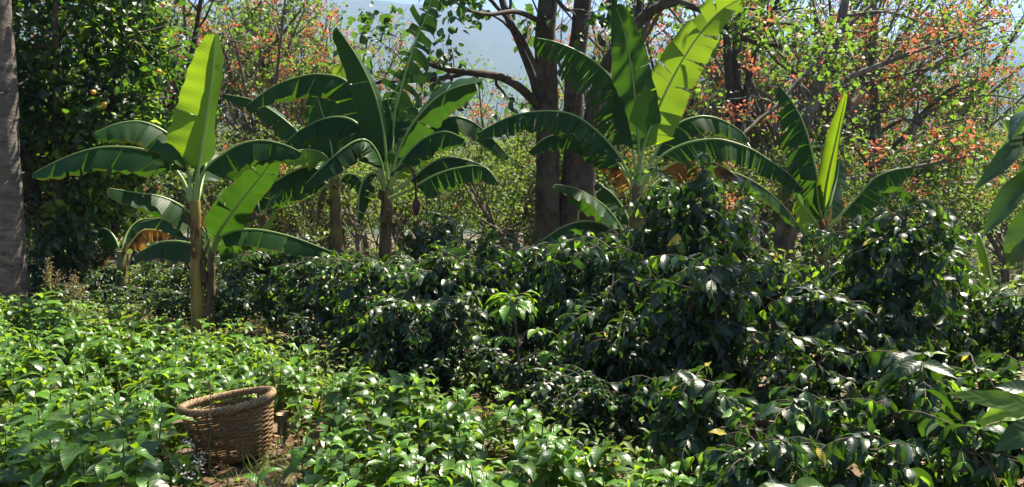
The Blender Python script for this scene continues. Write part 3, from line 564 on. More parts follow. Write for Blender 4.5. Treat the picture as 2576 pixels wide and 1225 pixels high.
def misses_sunlit_bed(q):
    """Leaves are left out where their shadow would fall on the sunlit bed."""
    if q[2] < 4.2: return True
    k = 1 / math.tan(SUN_EL); sx, sy = q[0] - (q[2] - .3) * k * sin(SUN_AZ), q[1] - (q[2] - .3) * k * cos(SUN_AZ)
    lim = np.interp(sx, [-6.5, -5.05, -2.5, -1.0, .05, .62, 1.5], [9.5, 8.65, 7.0, 5.8, 4.9, 4.2, 2.7])
    return not (sy < lim + .2 and not (sx < -1.0 and sy < 4.35 + .1 * sin(sx * 5)))  # shapes the added crown so its shade misses the bright bed
LEAN_EXTRA = [(o, .06 if i else .09, .02 if i else .05) for i, o in enumerate(OV)]
# leaning tree behind the tall banana, with its long drooping arm
D1 = 13.0; b = gbase(1500, D1)
tree('leaning_tree', 'leaning dark tree behind the tall banana with a long arched arm overhead', 'tree', b,
     [([b, *pl([(1478, 480), (1484, 330), (1502, 230), (1533, 150), (1590, 72), (1646, 22), (1690, 6)], D1)], .15, .075),
      (pl([(1690, 6), (1717, 8), (1783, 34), (1850, 87), (1921, 112), (2003, 117)], D1, -.8), .06, .02),
      (pl([(1580, 85), (1610, 20), (1600, -80)], D1, .3), .07, .05), (pl([(1850, 87), (1900, 70), (1980, 60), (2060, 90)], D1 - .4, -.3), .03, .012), (pl([(1921, 112), (1960, 160), (2020, 190), (2090, 190)], D1 - .6, .2), .025, .01), (pl([(1750, 20), (1830, 10), (1930, 30), (2020, 20)], D1 - .3, .3), .03, .012), *LEAN_EXTRA],
     3, 'bark_dark', 'shade_leaf', 26, .095, .2, .03, prune=misses_sunlit_bed, limit=1700, dens=(1.7, 2.6), ln=(.8, .45), start=.3, trunk_only=1)
# forked trunks
D2 = 18.0; b = gbase(1858, D2)
tree('coral_tree', 'coral tree whose trunk splits into three dark parallel stems behind the banana arms', 'tree', b,
     [([b, *pl([(1858, 560), (1857, 312)], D2)], .19, .15), (pl([(1852, 330), (1837, 230), (1828, 77), (1838, -60)], D2), .10, .07), (pl([(1857, 320), (1853, 128), (1870, -20), (1880, -120)], D2 + .15), .11, .08), (pl([(1862, 315), (1872, 260), (1896, 143), (1942, 41), (1980, -60)], D2, .4), .085, .04),
      (pl([(1942, 41), (2000, -10), (2080, -50)], D2, .6), .04, .02), (pl([(1830, 100), (1790, 30), (1760, -50)], D2, 1), .04, .02)],
     4, 'bark_dark', 'shade_leaf', 7, .08, .12, .14, keep=.4, dens=(2.0, 3.0), ln=(1.3, .7), lift=.5, start=.3, trunk_only=1)
# slanting trunk tree right of the banana
D3 = 15.5; b = gbase(1950, D3)
tree('coral_tree', 'coral tree with a pale slanting trunk behind the furled banana leaf', 'tree', b,
     [([b, *pl([(1952, 640), (1975, 560), (2000, 430), (2024, 317), (2044, 270), (2066, 204), (2105, 102), (2128, -10), (2140, -120)], D3)], .15, .06),
      (pl([(1868, 339), (1910, 300), (1962, 258), (2034, 176), (2095, 105)][::-1], D3, -1.0), .06, .03),
      (pl([(2062, 256), (2141, 194), (2228, 158), (2382, 102), (2518, 55)], D3, -.5), .06, .015),
      (pl([(2080, 250), (2130, 215), (2200, 205), (2300, 180), (2430, 140)], D3, .5), .04, .012),
      (pl([(2105, 102), (2160, 40), (2240, -20)], D3, .5), .05, .02), (pl([(2090, 140), (2060, 60), (2040, -20)], D3, .5), .04, .02), (pl([(2050, 250), (2000, 200), (1960, 190)], D3, .4), .03, .012), (pl([(2120, 40), (2230, 30), (2330, 60), (2420, 90)], D3, .6), .03, .01)],
     5, 'bark', 'shade_leaf', 9, .08, .13, .24, keep=.42, dens=(2.2, 3.2), ln=(1.0, .55), lift=.2, start=.2, trunk_only=1)
# spreading tree at right
D4 = 16.5; b = gbase(2180, D4)
tree('coral_tree', 'wide spreading coral tree with layered green sprays and orange-red flowers at its tips', 'tree', b,
     [([b, *pl([(2182, 570), (2198, 460), (2203, 383), (2200, 256), (2192, 160), (2200, 60), (2190, -60)], D4)], .16, .05),
      (pl([(2206, 415), (2240, 375), (2276, 346), (2341, 266), (2400, 220), (2460, 200)], D4, -.6), .09, .02),
      (pl([(2204, 390), (2160, 350), (2120, 330), (2090, 300)], D4, .5), .06, .02),
      (pl([(2200, 300), (2260, 230), (2340, 170), (2440, 120), (2530, 90)], D4, .4), .06, .015),
      (pl([(2240, 375), (2330, 330), (2420, 300), (2500, 300)], D4, .5), .045, .012), (pl([(2198, 240), (2150, 160), (2120, 90)], D4, .3), .04, .015), (pl([(2196, 180), (2270, 120), (2350, 80), (2440, 50)], D4, .8), .045, .012),
      (pl([(2300, 310), (2380, 260), (2480, 240), (2560, 250)], D4, -.8), .035, .01), (pl([(2202, 340), (2280, 300), (2340, 330), (2400, 350)], D4, -1.2), .035, .01)],
     6, 'bark', 'shade_leaf', 13, .08, .16, .17, keep=.75, dens=(2.6, 3.2), ln=(.9, .5), lift=.15, start=.2, trunk_only=0, limit=900)
for i, (c, Yb, lab) in enumerate([([(2040, 470), (2111, 457), (2228, 434), (2330, 415), (2448, 391)], 14.0, 'bare pale bough reaching across beyond the drooping banana leaf'), ([(2190, 600), (2249, 537), (2356, 496), (2474, 450), (2540, 430)], 14.5, 'low coral tree bough with red flowers behind the right hand coffee shrubs')]):
    p = pl(c, Yb, -.6); b = A(p[0][0] - .3, p[0][1] + .2, gz(p[0][0], p[0][1]))
    tree('coral_tree', lab, 'tree', b, [([b, A(*(p[0] * .7 + b * .3 + A(-.1, 0, .1))), *p], .07, .02)], 60 + i, 'bark_pale', 'shade_leaf', 7, .10, .13, .22, keep=.8, dens=(2.2, 3), ln=(.7, .4), start=.5)
# orange tree
DO = 12.0; b = gbase(165, DO); g = np.random.default_rng(8)
limbs = [([b + A(dx * .3, 0, 0), b + A(dx * .8, dy, 1.0), b + A(dx * 1.5, dy * 2, 2.2), b + A(dx * 2.4, dy * 3, 3.4), b + A(dx * 2.8, dy * 3.2, 4.5)], .085, .03) for dx, dy in ((-.45, .1), (-.15, -.2), (.1, .2), (.42, -.1), (.6, .3), (-.3, .4), (.2, -.3))]
root = thing('orange_tree', 'dense dark orange tree carrying a few oranges', 'tree', b)
lm = [(np.array(p) - b, r0, r1) for p, r0, r1 in limbs]; mb = MB()
for i, (p, r0, r1) in enumerate(lm): tube(mb, resample(p, 22), np.linspace(r0, r1, 22), 9, 0, .06, i)
br, _ = grow(lm, g, (4, 3), (1.1, .5), .9, .1, .15, 700)
for p, rr in br: tube(mb, p, rr, 4)
mb.build('trunk', M['bark_dark'], root)
cb = MB(); nc = 760                                   # leafy shoots spread over the crown, denser at its surface
cen, rad = A(.16, 0, 3.25), A(1.48, 1.2, 2.3)
dirs = nrm(g.normal(0, 1, (nc, 3))); rr = g.uniform(.35, 1.0, nc) ** .5
lump = 1 + .22 * np.sin(dirs[:, 0] * 5 + 1) * np.sin(dirs[:, 2] * 6) + .12 * np.sin(dirs[:, 1] * 9)
cl = cen + dirs * rad * (rr * lump)[:, None]
tips = [(p, nrm(d * A(1, 1, .4) + A(0, 0, .25))) for p, d in zip(cl, dirs) if p[2] > .7 + .6 * g.random()]
clump(cb, tips, g, 20, .115, .16, 0, .30, .8, .7, 4, 2)
outer = [t for t, q in zip(tips, rr) if q > .86]
clump(cb, outer, g, 17, .115, .08, 1, .3, 1.1, .4, 4, 2, keep=.75)  # outer shoots get the colour that stands for sun on them
midt = [t for t, q in zip(tips, rr) if .74 < q <= .86]; clump(cb, midt, g, 10, .11, .1, 1, .3, 1.1, .4, 4, 2, keep=.35)
cb.build('crown', [M['citrus'], M['citrus_sunlit']], root)
for a, bb in ((235, 232), (262, 262), (410, 12), (400, 180)):
    c = at(a, bb, DO - 1.15) - b; s = MB(); u = np.linspace(0, pi, 9); v = np.arange(12) * 2 * pi / 12
    P = np.stack([np.outer(np.sin(u), np.cos(v)), np.outer(np.sin(u), np.sin(v)), np.outer(np.cos(u), np.ones(12)) * .95], -1) * .032 + c
    s.add(P, grid_faces(8, 12, True)); s.build('orange', M['orange'], root)

# ------------------------------------------------------------------ trees of the slope behind: a few prototypes, then copies
def proto_tree(seed, h, kind, leaf, bark, fl, per, keep, L=.10):
    g = np.random.default_rng(seed); limbs = []
    nst = g.integers(1, 4)
    for s in range(nst):
        a = g.uniform(0, 2 * pi); d = A(cos(a), sin(a), 0)
        p0 = d * .12; p1 = d * g.uniform(.15, .4) + A(0, 0, h * .3); p2 = p1 + d * g.uniform(.2, .6) + A(0, 0, h * .2)
        r = .04 + h * .014 / nst ** .5; limbs.append(([p0, p1, p2], r, r * .7))
        for k in range(g.integers(3, 6)):
            a2 = a + g.normal(0, 1.2); d2 = A(cos(a2), sin(a2), 0); e = g.uniform(.5, 1.3) * h * .25
            st = p1 + (p2 - p1) * g.uniform(.1, 1)
            limbs.append(([st, st + d2 * e * .5 + A(0, 0, h * .14), st + d2 * e * .9 + A(0, 0, h * .26), st + d2 * e * 1.5 + A(0, 0, h * g.uniform(.3, .52))], r * .55, r * .16))
    return tree('coral_tree', 'x', 'tree', A(0, 0, 0), limbs, seed, bark, leaf, per, L, .12, fl, keep, 'trees on the slope behind the bananas', (1.9, 2.8), (1.1, .6), .85, .35, .2, limit=520, trunk_only=0)
protos = {
 'coral': [proto_tree(31, 6.5, 0, 'shade_leaf', 'bark_pale', .16, 7, .5), proto_tree(32, 7.5, 0, 'shade_leaf', 'bark_pale', .14, 7, .45), proto_tree(33, 6.0, 0, 'olive_leaf', 'bark', .08, 8, .7)],
 'green': [proto_tree(34, 6.0, 1, 'shade_leaf', 'bark', .02, 20, 1), proto_tree(35, 5.0, 1, 'olive_leaf', 'bark_pale', .02, 18, 1), proto_tree(36, 5.5, 1, 'shade_leaf', 'bark_dark', .03, 18, 1)],
 'scrub': [proto_tree(37, 3.2, 2, 'olive_leaf', 'bark_pale', .01, 20, 1, .085), proto_tree(38, 2.6, 2, 'shade_leaf', 'bark', .015, 20, 1, .085), proto_tree(39, 3.0, 2, 'olive_leaf', 'bark_pale', .03, 15, .95, .085)]}
LAB = {'coral': ['thin twiggy coral tree tipped with orange-red flowers on the slope behind the bananas'],
       'green': ['light green leafy tree standing on the slope behind the bananas'],
       'scrub': ['low olive green thicket tree growing on the slope between the taller trunks']}
GRP = {'coral': 'flowering coral trees on the slope', 'green': 'green trees on the slope', 'scrub': 'low thicket trees on the slope'}
used = set()
def put(kind, px, Y, h=1.0):
    g = rng; i = g.integers(0, 3); pr = protos[kind][i]; x = (px - W / 2) / F * Y
    loc = (x, Y, gz(x, Y) - .1); rz = g.uniform(0, 6.28); sc = h * g.uniform(.9, 1.12)
    if (kind, i) not in used:
        used.add((kind, i)); pr.location = loc; pr.rotation_euler = (0, 0, rz); pr.scale = (sc,) * 3; o = pr
    else: o = dup(pr, loc, rz, sc)
    o['label'] = LAB[kind][0]; o['group'] = GRP[kind]
for px, Y, h in [(560, 20, 1.05), (640, 24, 1.1), (720, 19, .95), (800, 23, 1.05), (480, 26, 1.2), (900, 27, .95), (1010, 24, .75), (1280, 25, .95), (1330, 30, 1.0), (1560, 24, 1.1), (1690, 28, 1.15), (1640, 21, .9), (1780, 25, 1.05), (1940, 22, 1.1), (2040, 27, 1.2), (2150, 24, 1.1), (2300, 22, .95), (2420, 26, 1.05), (2260, 30, 1.2), (2560, 21, .75), (2640, 25, .8), (1520, 22, 1.15), (1720, 24, 1.2), (2010, 20, 1.1), (2120, 22, 1.15), (2340, 24, 1.15), (500, 21, 1.1), (680, 22, 1.15), (840, 20, 1.0), (1480, 29, 1.0), (380, 30, 1.1), (1120, 32, .8)]: put('coral', px, Y, h)
for px, Y, h in [(600, 29, .95), (700, 33, 1.0), (760, 27, .8), (860, 31, .85), (960, 34, .8), (1060, 36, .75), (1160, 40, .9), (1260, 35, .7), (1550, 36, .9), (1700, 38, .95), (1950, 34, 1.0), (2100, 36, 1.05), (2350, 30, .85), (2480, 34, .85), (2570, 28, .62), (430, 22, .9), (250, 20, .9), (60, 22, .9), (1400, 40, .85), (1850, 42, .95)]: put('green', px, Y, h)
for px, Y, h in [(560, 16, .8), (640, 17.5, .9), (720, 15.5, .7), (790, 18, .9), (900, 15, .75), (930, 20, .95), (1030, 16.5, .8), (1090, 19, .9), (1130, 14.5, .7), (1200, 17.5, .85), (1250, 20, .95), (1300, 15.5, .75), (1330, 18.5, .9), (1480, 19.5, .95), (1520, 17, .8), (1560, 21, .9), (1690, 18, .85), (1750, 15.5, .75), (1800, 20, .95), (1900, 17, .8), (1960, 20, .9), (2080, 18.5, .9), (2130, 14.5, .7), (2260, 16, .7), (2330, 18.5, .8), (2400, 15, .75), (2440, 20, .95), (2500, 17, .75), (2560, 15, .7), (2600, 19, .9), (2360, 13.2, .6), (2480, 12.8, .55), (400, 17, .9), (300, 18, .9), (180, 17, .9), (80, 15, .8), (1420, 23, 1.0), (1000, 26, 1.1), (1200, 27, 1.1), (1360, 26, 1.0), (1620, 27, 1.1), (2000, 26, 1.1), (2200, 25, 1.1), (700, 26, 1.1), (850, 25, 1.1)]: put('scrub', px, Y, h)

# far wood on the valley side, seen as one mass
g = np.random.default_rng(77); mb = MB(); P = []
for i in range(330):
    Y = 52 + 150 * g.random() ** 1.3; x = g.uniform(-.75, .75) * Y; z = gz(x, Y); h = g.uniform(4.0, 7.5) * (1 + (Y - 50) / 170); rr = h * g.uniform(.28, .45); k = int(110)
    d = nrm(g.normal(0, 1, (k, 3))) * (g.uniform(.3, 1, (k, 1)) ** .5); P.append(A(x, Y, z + h * .62) + d * A(rr, rr, h * .4))
P = np.concatenate(P); n = len(P); sz = .6 * (P[:, 1] / 60)
leaves(mb, P, nrm(g.normal(0, 1, (n, 3)) + A(0, 0, -.2)), nrm(g.normal(0, .6, (n, 3)) + A(0, 0, 1)), sz * g.uniform(.7, 1.4, n), sz * .42, .7, .3, .2, 2, 2, 0, g)
tag(mb.build('woods', M['olive_leaf']), 'hazy green woodland falling away into the valley behind the trees', 'woodland', None, 'stuff')
# undergrowth over the slope behind the bananas
mb = MB(); n = 26000; Y = 9.0 + 32 * g.random(n) ** 1.4; x = g.uniform(-.66, .66, n) * Y; kp = (Y > 11.2); x, Y = x[kp], Y[kp]; Y2 = 3 + 9 * g.random(7000); Y = np.r_[Y, Y2]; x = np.r_[x, Y2 * g.uniform(.64, 1.5, 7000)]; n = len(x); hgt = g.random(n) ** 1.6 * np.where(Y < 11.2, 1.5, 1) * (.55 + .35 * np.sin(x * 1.1) * np.sin(Y * .9))
P = np.stack([x, Y, ground_z(x, Y) + np.abs(hgt)], 1)
leaves(mb, P, nrm(g.normal(0, 1, (n, 3)) * A(1, 1, .4)), nrm(g.normal(0, .5, (n, 3)) + A(0, 0, 1)), g.uniform(.08, .2, n), g.uniform(.025, .06, n), .7, .3, .15, 3, 2, 0, g)
tag(mb.build('undergrowth', M['olive_leaf']), 'yellowish green undergrowth covering the slope behind the banana plants', 'undergrowth', None, 'stuff')
mb = MB()
for i in range(420):
    Y = 12 + 22 * g.random(); x = g.uniform(-.62, .62) * Y; p0 = A(x, Y, gz(x, Y) + g.uniform(0, .8)); d = nrm(A(g.normal(), g.normal() * .5, g.uniform(-.05, .6)))
    q = [p0]
    for k in range(5): d = nrm(d + g.normal(0, .2, 3)); q.append(q[-1] + d * g.uniform(.15, .5))
    tube(mb, q, np.linspace(g.uniform(.008, .02), .004, 6), 4)
tag(mb.build('dry_brush', M['bark_pale']), 'tangle of dry grey twigs lying through the undergrowth', 'brushwood', None, 'stuff')

# white roofed shed glimpsed between the trees
p = at(1938, 372, 48); sh = thing('shed', 'small shed with a white roof glimpsed through the trees beyond the furled banana leaf', 'shed', (p[0], p[1], gz(p[0], p[1])))
hgt = p[2] - gz(p[0], p[1])
def box(mb, c, s):
    c = A(*c); s = A(*s) / 2; v = np.array([c + s * A(a, b_, d) for a in (-1, 1) for b_ in (-1, 1) for d in (-1, 1)])
    mb.add(v, [[0, 1, 3, 2], [4, 6, 7, 5], [0, 4, 5, 1], [2, 3, 7, 6], [0, 2, 6, 4], [1, 5, 7, 3]])
mb = MB(); box(mb, (0, 0, hgt / 2 - .1), (2.2, 2.0, hgt - .2)); mb.build('wall', M['shedwall'], sh)
mb = MB()
for s in (-1, 1): mb.add([[-1.3, 0, hgt + .3], [1.3, 0, hgt + .3], [1.3, s * 1.3, hgt - .22], [-1.3, s * 1.3, hgt - .22], [-1.3, 0, hgt + .36], [1.3, 0, hgt + .36], [1.3, s * 1.3, hgt - .16], [-1.3, s * 1.3, hgt - .16]], [[0, 1, 2, 3], [4, 5, 6, 7], [2, 3, 7, 6], [1, 2, 6, 5], [0, 3, 7, 4]])
mb.build('roof', M['whiteroof'], sh); mb = MB(); box(mb, (0, -1.01, .95), (.8, .04, 1.9)); mb.build('door', M['dark_opening'], sh)

# ------------------------------------------------------------------ coffee shrubs
def shrub_proto(seed, h, wdt, nlev, lf=.13, young=.35, spread_low=.2, nst=2):
    """A coffee bush: upright stems, tiers of level branches, drooping leaves in pairs along them."""
    g = np.random.default_rng(seed); root = thing('coffee_shrub', 'x', 'coffee shrub'); st = MB(); fo = MB()
    P, D, N, L, Mi = [], [], [], [], []
    for s in range(nst):
        a = g.uniform(0, 6.28); top = A(cos(a), sin(a), 0) * (g.uniform(0, .3) * wdt if nst > 1 else .03) + A(0, 0, h * g.uniform(.86, 1))
        p = resample([A(cos(a) * .03, sin(a) * .03, 0), A(top[0] * .35, top[1] * .35, h * .4), top], 16); tube(st, p, np.linspace(.019, .006, 16), 6)
        for i in range(nlev):
            t = spread_low + (1 - spread_low) * (i + g.random()) / nlev; c = np.array([np.interp(t, np.linspace(0, 1, 16), p[:, k]) for k in range(3)])
            bl = wdt * (.30 + .75 * sin(pi * min(1, (1 - t) * .85 + .18)) ** .8) * g.uniform(.65, 1.15) * .62
            ba = i * 2.4 + g.uniform(-.4, .4)
            for side in (0, pi):
                if g.random() < .12: continue
                d = A(cos(ba + side), sin(ba + side), g.uniform(.15, 1.3)); q = [c]; bl *= g.uniform(.6, 1.15)
                m_ = max(3, int(bl / .068))
                for k in range(m_): d = nrm(d + A(0, 0, -1.5 / m_) + g.normal(0, .10, 3)); q.append(q[-1] + d * bl / m_)
                q = np.array(q); tube(st, q, np.linspace(.006, .0025, len(q)), 4); T = tangents(q)
                for k in range(1 if bl > .2 else 0, len(q)):
                    if g.random() < .15: continue
                    S = nrm(np.cross(T[k], A(0, 0, 1)))
                    for sg in (-1, 1):
                        P.append(q[k]); D.append(nrm(S * sg * .8 + T[k] * .6 + A(0, 0, -.55) + g.normal(0, .5, 3))); N.append(nrm(A(0, 0, .8) + g.normal(0, .45, 3) + S * sg * .3 + T[k] * .3))
                        tip_ = k >= len(q) - 2
                        L.append(lf * (g.uniform(.7, 1.4) if not tip_ else g.uniform(.5, .85))); Mi.append(1 if tip_ and g.random() < young else (2 if g.random() < .004 else 0))
        for k in range(6):
            P.append(p[-1] - A(0, 0, .02 * k)); a2 = k * 1.57; D.append(nrm(A(cos(a2), sin(a2), .5))); N.append(A(0, 0, 1)); L.append(lf * (.5 + .08 * k)); Mi.append(1 if g.random() < .6 else 0)
    L = np.array(L)
    leaves(fo, P, np.array(D), np.array(N), L, L * g.uniform(.17, .235, len(L)), 1.1, .22, .20, 6, 4, np.array(Mi), g)
    st.build('trunk', M['twig'], root); fo.build('foliage', [M['coffee'], M['coffee_young'], M['coffee_yellow']], root)
    root['h'] = h
    return root
sp = {'mid': [shrub_proto(41, 1.3, .8, 16, .135), shrub_proto(42, 1.3, .85, 16, .13, .3, nst=3), shrub_proto(43, 1.3, .7, 15, .145, .25), shrub_proto(44, 1.3, .9, 15, .125, .5, nst=3), shrub_proto(51, 1.35, .75, 15, .14, .15, .35), shrub_proto(52, 1.25, .8, 15, .13, .45, nst=4)],
      'tall': [shrub_proto(45, 1.9, .95, 18, .14), shrub_proto(46, 1.9, 1.05, 19, .145, nst=3), shrub_proto(47, 1.9, .85, 16, .14)],
      'near': [shrub_proto(48, 1.1, .75, 13, .165, .25), shrub_proto(49, 1.1, .85, 13, .17, .25, nst=3), shrub_proto(50, 1.1, .8, 12, .165, .35)]}
used2 = set()
GS = 'coffee shrubs of the plantation'
def shrub(kind, px, py, Y, label, wide=1.0, i=None, group=GS):
    """A coffee shrub whose top is seen at (px, py) when it stands Y metres ahead."""
    i = int(rng.integers(0, len(sp[kind]))) if i is None else i; pr = sp[kind][i]; tp = at(px, py, Y); z0 = gz(tp[0], Y) - .03
    h = (tp[2] - z0) * 1.1; s = h / pr['h']; sx = wide * max(.62, .45 + .5 * s); loc = (tp[0], Y, z0); rz = rng.uniform(0, 6.28)
    if (kind, i) not in used2: used2.add((kind, i)); o = pr; o.location = loc; o.rotation_euler = (0, 0, rz); o.scale = (sx, sx, s)
    else: o = dup(pr, loc, rz, (sx, sx, s))
    o['label'] = label; o['group'] = group
shrub('tall', 1775, 425, 6.6, 'tallest dark coffee shrub, in front of the amber banana leaf', 1.0, 0)
shrub('tall', 1690, 495, 7.0, 'tall coffee shrub leaning against the tallest one on its banana stem side', .9, 1)
shrub('tall', 1880, 520, 6.9, 'tall coffee shrub between the tallest one and the pale slanting trunk', .9, 2)
shrub('tall', 2270, 558, 5.9, 'tall dark coffee shrub with bare lower stem under the drooping banana leaf', 1.0, 1)
shrub('tall', 2170, 568, 6.3, 'dark coffee shrub in front of the furled banana plant', .85, 0)
shrub('tall', 2410, 620, 6.4, 'dark coffee shrub just before the pale upright banana leaf', .9, 2)
shrub('mid', 1610, 610, 7.4, 'coffee shrub hiding the foot of the tall banana plant')
shrub('mid', 1500, 605, 8.0, 'coffee shrub before the short young banana plant')
shrub('mid', 1420, 630, 7.6, 'coffee shrub at the foot of the double trunk')
shrub('mid', 1330, 625, 8.8, 'coffee shrub just off the double trunk on the flower bud side')
shrub('mid', 1230, 600, 9.6, 'coffee shrub with sunlit crown beyond the lone sapling')
shrub('mid', 1150, 560, 10.2, 'highest coffee shrub in the gap between the flower bud banana and the double trunk', 1.1)
shrub('mid', 1075, 590, 9.8, 'glossy coffee shrub below the dangling flower bud', 1.1)
shrub('mid', 1010, 650, 8.8, 'glossy coffee shrub beside the flower bud banana stem')
shrub('mid', 900, 650, 9.2, 'pale glinting coffee shrub before the half hidden banana plant')
shrub('mid', 960, 700, 8.2, 'coffee shrub in front of the flower bud banana stem')
for (a, b_, Y) in [(800, 625, 9.2), (730, 620, 9.6), (660, 630, 9.8), (590, 655, 9.4), (760, 675, 8.0), (690, 680, 8.4), (620, 705, 8.5), (560, 715, 8.8)]:
    shrub('mid', a, b_, Y, 'deeply shaded coffee shrub in the row right of the golden banana stem', 1.0, None, 'shaded coffee row beside the golden banana')
for (a, b_, Y) in [(835, 665, 7.7), (915, 670, 7.2), (990, 670, 7.0), (1065, 660, 6.8), (1135, 640, 6.9), (1205, 660, 7.2), (1265, 650, 7.6), (1020, 760, 6.4), (1120, 770, 6.3)]:
    shrub('mid', a, b_, Y, 'dark coffee shrub in the row behind the seedling bed, left of the lone sapling', 1.0, None, 'dark coffee row behind the seedling bed')
for (a, b_, Y) in [(1355, 640, 7.0), (1430, 635, 6.5), (1505, 625, 6.4), (1580, 645, 6.0), (1470, 760, 5.9), (1550, 800, 5.6)]:
    shrub('mid', a, b_, Y, 'dark coffee shrub in the row behind the seedling bed, right of the lone sapling', 1.0, None, 'dark coffee row right of the sapling')
for (a, b_, Y) in [(440, 665, 10.2), (370, 670, 10.4), (250, 680, 10.8), (310, 725, 9.8), (420, 735, 9.4), (200, 720, 10.2), (130, 720, 10.6), (480, 740, 9.2), (560, 745, 9.0)]:
    shrub('mid', a, b_, Y, 'low shaded coffee shrub between the orange tree and the golden banana stem', 1.0, None, 'shaded coffee row left of the golden banana')
for (a, b_, Y) in [(1235, 880, 6.2), (1345, 900, 5.9), (1420, 940, 5.4), (1120, 900, 6.2), (760, 800, 7.4), (880, 840, 6.9), (1490, 960, 5.1)]:
    shrub('mid', a, b_, Y, 'knee high young coffee bush between the seedling bed and the dark coffee row', 1.0, None, 'young coffee bushes along the bed edge')
shrub('mid', 180, 570, 11.0, 'glinting coffee shrub under the orange tree beside the thick peeling trunk', 1.2)
shrub('mid', 110, 600, 11.4, 'coffee shrub squeezed between the peeling trunk and the orange tree')
shrub('mid', 1700, 690, 5.7, 'bright edged coffee shrub below the tallest one', 1.05)
shrub('mid', 1830, 690, 5.5, 'large leaved coffee shrub at the middle of the right hand thicket', 1.05)
shrub('mid', 1960, 690, 6.4, 'sunlit coffee shrub beneath the tiny banana sucker')
shrub('mid', 2080, 740, 5.6, 'coffee shrub with pale leaf tips under the furled banana plant')
shrub('tall', 2065, 590, 7.4, 'tall coffee shrub hiding the foot of the furled banana plant', .75, 2)
shrub('mid', 2200, 790, 5.4, 'coffee shrub under the bare stem of the tall dark shrub')
shrub('mid', 2370, 770, 6.6, 'sunlit coffee shrub behind the near dark rounded bush')
shrub('mid', 2470, 740, 6.9, 'sunlit coffee shrub under the pale upright banana leaf')
shrub('mid', 2560, 760, 6.0, 'sunlit coffee shrub cut by the edge of the view below the big hanging leaves', 1.1)
shrub('mid', 2020, 860, 5.0, 'coffee shrub in the hollow between the rounded bush and the large leaved shrub')
shrub('near', 2290, 900, 4.2, 'near dark rounded coffee bush with long drooping leaves', 1.1, 0)
shrub('near', 1800, 960, 4.4, 'near coffee bush with big ribbed leaves beside the leaf litter', 1.0, 1)
shrub('near', 1650, 950, 5.1, 'small coffee bush at the corner of the seedling bed beside the leaf litter', .9, 2)
shrub('near', 2080, 1010, 4.0, 'near coffee bush with scattered bright leaves between the two large near bushes', 1.0, 2)
shrub('near', 2500, 940, 4.3, 'near coffee bush under the yellow-green edge leaf', 1.0, 1)
shrub('near', 2420, 1060, 3.5, 'nearest coffee bush below the dark rounded bush', .9, 0)
shrub('near', 1930, 1110, 3.5, 'low coffee bush at the lower edge of the view beside the bed', .8, 1)
shrub('near', 2200, 1110, 3.4, 'low near coffee bush in front of the dark rounded bush', .8, 0)

# lone sapling with an umbrella of bright leaves
p = at(1302, 990, 5.75); x0, y0 = p[0], 5.75; z0 = gz(x0, y0); g = np.random.default_rng(5)
t = thing('coffee_sapling', 'lone coffee sapling with a bare stem and an umbrella of bright drooping leaves', 'coffee sapling', (x0, y0, z0)); o0 = A(x0, y0, z0)
mb = MB(); fo = MB(); top = at(1290, 745, 5.75) - o0; stem = resample([A(0, 0, 0), A(.01, 0, .35), top], 16); tube(mb, stem, np.linspace(.013, .005, 16), 6)
P, D, N = [], [], []
for k in range(17):
    a = k * 2.4 + g.uniform(-.3, .3); d = nrm(A(cos(a), sin(a) * .9, g.uniform(-.1, .35))); e = g.uniform(.05, .14); q = resample([top * (1 - .01 * k), top + d * e + A(0, 0, -.02 * k * .3)], 4)
    tube(mb, q, .003, 4)
    for s in range(3): P.append(q[-1 - (s > 0)]); D.append(nrm(d + g.normal(0, .35, 3) + A(0, 0, -.1))); N.append(nrm(A(0, 0, 1) + d * .2 + g.normal(0, .15, 3)))
for (a_, b_) in ((1385, 885), (1230, 915), (1270, 850), (1350, 830)):
    e = at(a_, b_, 5.7) - o0; k = int(np.clip(e[2] / top[2] * 15 - 1, 1, 14)); tube(mb, resample([stem[k], (stem[k] + e) / 2 + A(0, 0, .02), e], 6), .004, 4)
    for s in range(6): aa = s * 1.05; P.append(e); D.append(nrm(A(cos(aa), sin(aa), .1))); N.append(A(0, 0, 1))
mb.build('trunk', M['twig'], t); n = len(P); L = g.uniform(.10, .17, n)
leaves(fo, P, np.array(D), np.array(N), L, L * .22, 1.2, .2, .15, 6, 4, (g.random(n) < .55).astype(int), g); fo.build('foliage', [M['seedling'], M['coffee_young']], t)

